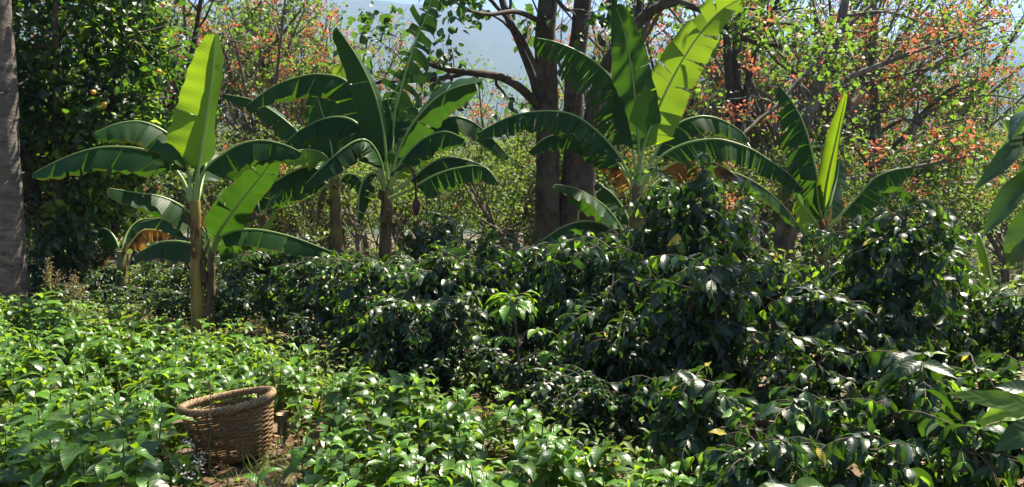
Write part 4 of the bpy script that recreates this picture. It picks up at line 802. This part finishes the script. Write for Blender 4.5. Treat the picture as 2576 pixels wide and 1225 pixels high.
# near shrub at the right edge with big leaves hanging into view
def edge_plant(label, base, stems, lv):
    t = thing('coffee_shrub', label, 'coffee shrub', base, 'near coffee shrubs at the edge of the view'); b = A(*base); mb = MB()
    for pts, r in stems: tube(mb, resample(np.array(pts) - b, 14), np.linspace(r, r * .5, 14), 7)
    mb.build('trunk', M['twig'], t)
    for i, (p0, p1, w, mat, N, cur) in enumerate(lv):
        f = MB(); d = np.array(p1) - np.array(p0); leaves(f, p0 - b, d, N, np.linalg.norm(d) * (1 + cur * cur / 20), w, cur, .25, .12, 14, 8, 0, np.random.default_rng(i), tip=.6); f.build('leaf', M[mat], t)
    return t
q = lambda a, b_, Y=1.9: at(a, b_, Y)
st = A(1.34, 1.95, 0)
edge_plant('near coffee shrub whose big glossy leaves hang in from the right edge', (1.34, 1.95, gz(1.34, 1.95)),
  [([st, A(1.36, 1.95, 1.0), A(1.30, 1.95, 2.2)], .014), ([A(1.32, 1.95, 1.9), q(2640, 270), q(2600, 255)], .006), ([A(1.33, 1.95, 1.7), q(2650, 400), q(2610, 330)], .006), ([A(1.35, 1.95, 1.5), q(2650, 480), q(2600, 455)], .006)],
  [(q(2625, 250), q(2492, 300), .034, 'coffee', A(-.3, .2, 1), 1.0), (q(2630, 270, 1.95), q(2520, 335, 1.95), .040, 'coffee_young', A(-.5, -.3, .8), .6), (q(2640, 310), q(2440, 450), .027, 'coffee', A(-.45, -.55, .8), .5),
   (q(2635, 410), q(2456, 565), .031, 'coffee', A(-.5, -.5, .7), .7), (q(2625, 450, 1.95), q(2535, 610, 1.95), .022, 'seedling', A(-.7, -.3, .3), .6), (q(2630, 510), q(2515, 665), .036, 'coffee', A(-.5, -.6, .4), .5), (q(2640, 380, 2.0), q(2540, 470, 2.0), .03, 'coffee', A(-.5, -.4, .8), .7)])
st = A(1.35, 2.15, 0)
edge_plant('near coffee shrub low at the right edge with one yellow-green leaf reaching in', (1.35, 2.15, gz(1.35, 2.15)),
  [([st, A(1.36, 2.15, .6), A(1.35, 2.15, 1.25)], .012), ([A(1.35, 2.15, 1.15), q(2680, 1010, 2.1), q(2620, 1020, 2.1)], .006)],
  [(q(2640, 1035, 2.1), q(2408, 972, 2.1), .025, 'seedling', A(-.3, -.9, .6), .5), (q(2620, 1010, 2.15), q(2475, 1045, 2.15), .034, 'coffee_young', A(-.2, -.8, .6), .4), (q(2630, 1060, 2.1), q(2500, 1120, 2.1), .034, 'coffee', A(-.2, -.6, .8), .6), (q(2630, 1000, 2.2), q(2520, 960, 2.2), .03, 'coffee', A(0, -.6, .8), .6)])
st = A(.72, 2.2, 0)
edge_plant('low near coffee shrub with broad leaves at the bottom edge', (.72, 2.2, gz(.72, 2.2)),
  [([st, A(.72, 2.2, .5), q(2000, 1250, 2.2)], .010)],
  [(q(2000, 1240, 2.2), q(1885, 1222, 2.15), .035, 'seedling', A(0, -.5, 1), 1.0), (q(2000, 1240, 2.2), q(2075, 1205, 2.2), .03, 'seedling', A(0, -.5, 1), .8), (q(2000, 1250, 2.2), q(1960, 1195, 2.3), .03, 'coffee', A(0, -.6, 1), .6), (q(2060, 1260, 2.2), q(2180, 1230, 2.2), .032, 'coffee', A(0, -.5, 1), .8)])

# ------------------------------------------------------------------ seedling bed
def seedling_proto(seed, h, npairs, lf):
    g = np.random.default_rng(seed); root = thing('coffee_seedling', 'x', 'coffee seedling'); st = MB(); fo = MB(); P, D, N, L, Mi = [], [], [], [], []
    ns = 2
    for s in range(ns):
        off = A(g.normal(0, .05), g.normal(0, .05), 0) * (ns > 1); hh = h * g.uniform(.8, 1.05); top = off + A(g.normal(0, .03), g.normal(0, .03), hh)
        p = resample([off * .3, (off + top) / 2 + A(g.normal(0, .01), g.normal(0, .01), 0), top], 10); tube(st, p, np.linspace(.006, .003, 10), 5); a0 = g.uniform(0, 6.28)
        for k in range(npairs):
            t = .28 + .72 * k / (npairs - 1); c = np.array([np.interp(t, np.linspace(0, 1, 10), p[:, j]) for j in range(3)])
            for sd in (0, pi):
                if g.random() < .06: continue
                a = a0 + (k % 2) * pi / 2 + sd + g.normal(0, .3); el = g.uniform(.15, .8) + (.5 if k == npairs - 1 else 0)
                P.append(c); D.append(A(cos(a) * cos(el), sin(a) * cos(el), sin(el))); N.append(nrm(A(-cos(a) * sin(el), -sin(a) * sin(el), cos(el)) + g.normal(0, .18, 3)))
                L.append(lf * g.uniform(.75, 1.2) * (.55 if k == npairs - 1 else 1)); Mi.append(1 if (k >= npairs - 2 and g.random() < .5) else 0)
    L = np.array(L); leaves(fo, P, np.array(D), np.array(N), L, L * g.uniform(.19, .25, len(L)), 1.55, .22, .20, 6, 4, np.array(Mi), g)
    st.build('stem', M['greenstem'], root); fo.build('foliage', [M['seedling'], M['coffee_young']], root); return root
sprot = [seedling_proto(70 + i, .32 + .04 * (i % 3), 6 + i % 2, .128 + .014 * (i % 3)) for i in range(7)]
edge = np.array([(1.5, 2.7), (.92, 3.7), (.62, 4.2), (.05, 4.9), (-1.0, 5.8), (-2.5, 7.25), (-5.05, 8.9), (-6.5, 9.8)])
BX, BY = -1.57, 4.86                                    # the basket
g = np.random.default_rng(123); cand = []
y = 2.95
while y < 9.3:
    x = -.60 * y - .25
    while x < 2.2:
        xx, yy = x + g.normal(0, .07), y + g.normal(0, .06)
        lim = np.interp(xx, edge[::-1, 0], edge[::-1, 1])
        if yy < lim and abs(xx) < .60 * yy + .1: cand.append((xx, yy))
        x += .235
    y += .225
def clear(x, y):
    if (x - BX) ** 2 + (y - BY) ** 2 < .38 ** 2: return False
    if BX + .02 < x < BX + .62 and y < BY - .1: return False
    return True
    d = abs(x - (BX + .22)) ; return not (d < .55 and BY - .95 < y < BY - .05 and x > BX - .05) and not (-.75 < x - BX < .62 and y < BY - .15 and x > BX + .0 and y > 3.9)
cand = [c for c in cand if clear(*c)]
cand = sorted(cand, key=lambda c: c[1]); print('seedlings', len(cand)); rest = cand[300:]; cand = cand[:300]
SG = 'coffee seedlings in the bed'
first = set()
for (x, y) in cand:
    i = int(g.integers(0, 7)); s = g.uniform(.85, 1.2) * (1.12 if (y < 4.5 and x < -.9) else 1.0); loc = (x, y, gz(x, y) - .01); rz = g.uniform(0, 6.28)
    if y < 4.5 and x < -.7: lab = 'large shaded coffee seedling in the dark near corner of the bed, before the basket'
    elif x < BX - .2: lab = 'sunlit glossy coffee seedling in the bed left of the wicker basket'
    elif y > BY: lab = 'bright glossy coffee seedling in the bed behind the wicker basket'
    else: lab = 'coffee seedling in the strip of bed between the basket and the coffee bushes'
    if i not in first: first.add(i); o = sprot[i]; o.location = loc; o.rotation_euler = (0, 0, rz); o.scale = (s,) * 3
    else: o = dup(sprot[i], loc, rz, s)
    o['label'] = lab; o['group'] = SG
def baked(items, name, label):
    """The rest of the bed as one mesh, made of turned and scaled prototypes."""
    mb = MB()
    for (x, y) in items:
        pr = sprot[int(g.integers(0, 7))]; s = g.uniform(.85, 1.2); a = g.uniform(0, 6.28); rot = np.array([[cos(a), -sin(a), 0], [sin(a), cos(a), 0], [0, 0, 1]]) * s
        me = pr.children[1].data; k = len(me.vertices); co = np.zeros(k * 3, 'f'); me.vertices.foreach_get('co', co); nf = len(me.polygons)
        li = np.zeros(nf * 4, 'i'); me.loops.foreach_get('vertex_index', li); mi = np.zeros(nf, 'i'); me.polygons.foreach_get('material_index', mi)
        uvl = np.zeros(nf * 8, 'f'); me.uv_layers[0].data.foreach_get('uv', uvl); uv = np.zeros((k, 2)); uv[li] = uvl.reshape(-1, 2)
        mb.add(co.reshape(-1, 3) @ rot.T + A(x, y, gz(x, y) - .01), li.reshape(-1, 4), uv, mi)
    tag(mb.build(name, [M['seedling'], M['coffee_young']]), label, 'seedlings', None, 'stuff')
if rest: baked(rest, 'seedlings', 'mass of coffee seedlings filling the far end of the bed')

# ------------------------------------------------------------------ basket
BT = thing('wicker_basket', 'round brown wicker harvest basket with a twisted rim standing tilted among the seedlings', 'basket', (BX, BY, gz(BX, BY) + .02))
BT.rotation_euler = (R(-3), R(-8), R(0)); BT.scale = (.88, .88, .88)
HB, RB, RT = .35, .205, .283; NS = 20
prof = lambda z: RB + (RT - RB) * (np.clip(z / HB, 0, 1) ** .6)
g = np.random.default_rng(9); mb = MB(); na = NS * 6; th = np.linspace(0, 2 * pi, na + 1); rows = 22; zs = np.linspace(.012, HB * .84, rows)
for i, z in enumerate(zs):
    off = (-1) ** i * .0045 * np.cos(th * NS / 2); wob = .0025 * np.sin(th * 3 + i) + g.normal(0, .0006, na + 1); wob[-1] = wob[0]
    r = prof(z) + off; P = np.stack([r * np.cos(th), r * np.sin(th) * .97, z + wob + .004 * np.sin(th * 2 + .5 * i) * (i / rows)], 1)
    tube(mb, P, .0074 * g.uniform(.9, 1.15), 6)
for i in range(4):                                    # a few strands in the open band under the rim
    a0 = g.uniform(0, 6.28); tt = np.linspace(a0, a0 + g.uniform(.8, 2.2), 30); z = HB * (.87 + .03 * i); r = prof(z) + .004
    tube(mb, np.stack([r * np.cos(tt), r * np.sin(tt) * .97, z + .006 * np.sin(tt * 4)], 1), .005, 5)
body = mb.build('woven_body', M['wicker'], BT)
mb = MB()
for k in range(NS):
    a = 2 * pi * (k + .5) / NS; z = np.linspace(0, HB, 12); r = prof(z); s = 1
    P = np.stack([r * cos(a), r * sin(a) * .97, z], 1)
    for dd in (-.5, .5) if k % 2 else (0,):
        tube(mb, P + A(-sin(a), cos(a), 0) * dd * .011, .0062, 5)
mb.build('stakes', M['wicker'], BT)
mb = MB(); th = np.linspace(0, 2 * pi, 241)
for k in range(4):
    ph = 2 * pi * k / 4 + th * 13; rr = .0145
    r = RT + .004 + rr * np.cos(ph); P = np.stack([r * np.cos(th), r * np.sin(th) * .97, HB + rr * np.sin(ph) + .006 * np.sin(th * 2 + 1)], 1); tube(mb, P, .0115, 6)
mb.build('twisted_rim', M['wicker_rim'], BT)
mb = MB()
for i in range(9):
    yy = -.17 + i * .042; hw = math.sqrt(max(.0, RB ** 2 - yy ** 2)) * .97; tube(mb, [A(-hw, yy, .008), A(0, yy, .004), A(hw, yy, .008)], .02, 6)
mb.build('bottom', M['wicker'], BT)

# cut stump, weeds, litter
p = at(708, 1042, 5.3); t = thing('stump', 'small cut wooden stump with a pale sawn top standing behind the basket', 'stump', (p[0], p[1], gz(p[0], p[1]))); h = p[2] - gz(p[0], p[1])
mb = MB(); tube(mb, resample([A(0, 0, -.05), A(.01, 0, h * .5), A(0, 0, h)], 10), .036, 12, 0, .05, 3); mb.build('post', M['bark'], t)
mb = MB(); k = np.arange(12) * pi / 6; ring = np.stack([.037 * np.cos(k), .037 * np.sin(k), np.full(12, h + .003)], 1); mb.add(ring, [[0, i, i + 1, i + 2] for i in (1, 3, 5, 7, 9)]); mb.build('sawn_top', M['cutwood'], t)
def weed(label, px, py, Y, kind, n=9, h=.4, seed=0, cat='weed'):
    g = np.random.default_rng(seed); p = at(px, py, Y); z = gz(p[0], p[1]); b = A(p[0], p[1], z); h = p[2] - z; t = thing('flowering_weed' if kind == 'white' else 'grass_tuft' if kind == 'seed' else 'dry_weed', label, cat, tuple(b)); st = MB(); hd = MB(); lf = MB()
    for i in range(n):
        tp = A(g.normal(0, .05 + .1 * h), g.normal(0, .05), h * g.uniform(.6, 1.02)) if i else A(0, 0, h); s = resample([A(g.normal(0, .02), g.normal(0, .02), 0), tp * A(.4, .4, .6), tp], 9); tube(st, s, np.linspace(.0035, .0018, 9), 4)
        if kind == 'seed' and i < 3:
            m_ = 90; u = g.random(m_); P = s[5] + (s[8] - s[5]) * u[:, None] + g.normal(0, .028, (m_, 3)); leaves(hd, P, nrm(g.normal(0, 1, (m_, 3)) + A(0, 0, .8)), g.normal(0, 1, (m_, 3)), .028, .006, .3, .2, 0, 2, 2, 0, g)
        if kind == 'white':
            m_ = 10; P = tp + g.normal(0, .016, (m_, 3)); leaves(hd, P, nrm(g.normal(0, 1, (m_, 3)) + A(0, 0, .6)), g.normal(0, 1, (m_, 3)), .017, .006, .3, .2, 0, 2, 2, 0, g)
        if kind == 'dry':
            m_ = 12; u = g.random(m_); P = s[0] + (s[8] - s[0]) * u[:, None] + g.normal(0, .006, (m_, 3)); leaves(hd, P, nrm(g.normal(0, 1, (m_, 3)) + A(0, 0, -.8)), g.normal(0, 1, (m_, 3)), .05, .008, .6, .3, .1, 3, 2, 0, g)
        m_ = 5; u = g.random(m_); P = s[0] + (s[8] - s[0]) * u[:, None] * .7
        if kind != 'dry': leaves(lf, P, nrm(g.normal(0, 1, (m_, 3)) * A(1, 1, .3) + A(0, 0, .5)), A(0, 0, 1), .09 if kind == 'white' else .3 * h, .02 if kind == 'white' else .006, 1, .2, .1, 4, 2, 0, g)
    st.build('stem', M['greenstem'] if kind == 'white' else M['seedhead'], t); hd.build({'seed': 'foliage', 'white': 'blossoms', 'dry': 'foliage'}[kind], M['white_flower'] if kind == 'white' else M['seedhead'] if kind == 'seed' else M['litter'], t)
    if lf.v: lf.build('leaves', M['grassblade'], t)
weed('weed with tiny white flower heads at the near foot of the basket', 482, 1118, 4.55, 'white', 5, seed=1, cat='weed')
weed('low weed with small white flowers right at the bottom edge before the basket', 495, 1170, 4.2, 'white', 5, seed=2)
weed('tall tan grass seedhead standing behind the seedling bed beside dark stems', 185, 690, 9.6, 'seed', 9, seed=3, cat='grass')
weed('yellowish grass seedheads next to the thick peeling trunk', 122, 650, 10.0, 'seed', 12, seed=4, cat='grass')
weed('dry brown weed stalk standing against the rim of the basket', 527, 955, 4.62, 'dry', 2, seed=5, cat='weed')
weed('dry flowering weed at the back edge of the bed below the lone sapling', 1190, 880, 6.5, 'white', 7, seed=6)
weed('dry weed clump at the bed edge right of the golden banana stem', 650, 800, 7.7, 'seed', 9, seed=7, cat='grass')
# leaf litter and small herbs
g = np.random.default_rng(55); mb = MB(); n = 6500; y = 2.6 + 8.5 * g.random(n) ** 1.1; x = g.uniform(-.62, .62, n) * y + .2
P = np.stack([x, y, ground_z(x, y) + .012 + .02 * g.random(n)], 1); L = g.uniform(.04, .13, n)
leaves(mb, P, nrm(g.normal(0, 1, (n, 3)) * A(1, 1, .18)), nrm(g.normal(0, .35, (n, 3)) + A(0, 0, 1)), L, L * .24, -.5, .4, .25, 4, 2, 0, g)
tag(mb.build('leaf_litter', M['litter']), 'dry brown fallen leaves scattered over the soil', 'leaf litter', None, 'stuff')
mb = MB(); ex = g.uniform(0, 1, 5000) * 9.0; ey = np.interp(ex, np.r_[0, np.cumsum(np.linalg.norm(np.diff(edge, axis=0), axis=1))], edge[:, 1]); ex = np.interp(ex, np.r_[0, np.cumsum(np.linalg.norm(np.diff(edge, axis=0), axis=1))], edge[:, 0])
x = ex + g.normal(0, .25, 5000); y = ey + np.abs(g.normal(0, .6, 5000)) - .1; n = 5000
P = np.stack([x, y, ground_z(x, y) + .25 * g.random(n) ** 1.5], 1); L = g.uniform(.03, .09, n)
leaves(mb, P, nrm(g.normal(0, 1, (n, 3)) + A(0, 0, .5)), nrm(g.normal(0, .4, (n, 3)) + A(0, 0, 1)), L, L * .2, .8, .3, .1, 3, 2, 0, g)
n = 900; th_ = g.uniform(0, 1, n); x = np.r_[BX + g.uniform(.1, .8, 500), ex[:400] + g.normal(0, .3, 400)]; y = np.r_[BY - g.uniform(-.2, .6, 500), ey[:400] + .2]
P = np.stack([x, y, ground_z(x, y)], 1); L = g.uniform(.06, .2, n)
leaves(mb, P, nrm(g.normal(0, .5, (n, 3)) + A(0, 0, .9)), nrm(g.normal(0, 1, (n, 3))), L, .003, 1.0, .2, 0, 4, 2, 0, g)
tag(mb.build('weeds', M['grassblade']), 'thin grass and small weeds along the edge of the seedling bed', 'weeds', None, 'stuff')

# ------------------------------------------------------------------ haze
hz = MB(); x0, x1, y0, y1, z0, z1 = -2700, 2700, -60, 2990, -75, 330
v = np.array([(a, b_, c) for a in (x0, x1) for b_ in (y0, y1) for c in (z0, z1)], float)
hz.add(v, [[0, 1, 3, 2], [4, 6, 7, 5], [0, 4, 5, 1], [2, 3, 7, 6], [0, 2, 6, 4], [1, 5, 7, 3]])
ho = hz.build('haze', None) if False else None
m = bpy.data.materials.new('haze'); m.use_nodes = True; nt = m.node_tree; nt.nodes.clear(); out = nt.nodes.new('ShaderNodeOutputMaterial'); pv = nt.nodes.new('ShaderNodeVolumePrincipled')
pv.inputs['Color'].default_value = (.27, .41, .74, 1); pv.inputs['Density'].default_value = .0004; pv.inputs['Anisotropy'].default_value = .35
nt.links.new(pv.outputs[0], out.inputs['Volume'])
ho = hz.build('haze', m); tag(ho, 'pale blue haze filling the valley air', 'haze', None, 'stuff')
for p_ in ho.data.polygons: p_.use_smooth = False
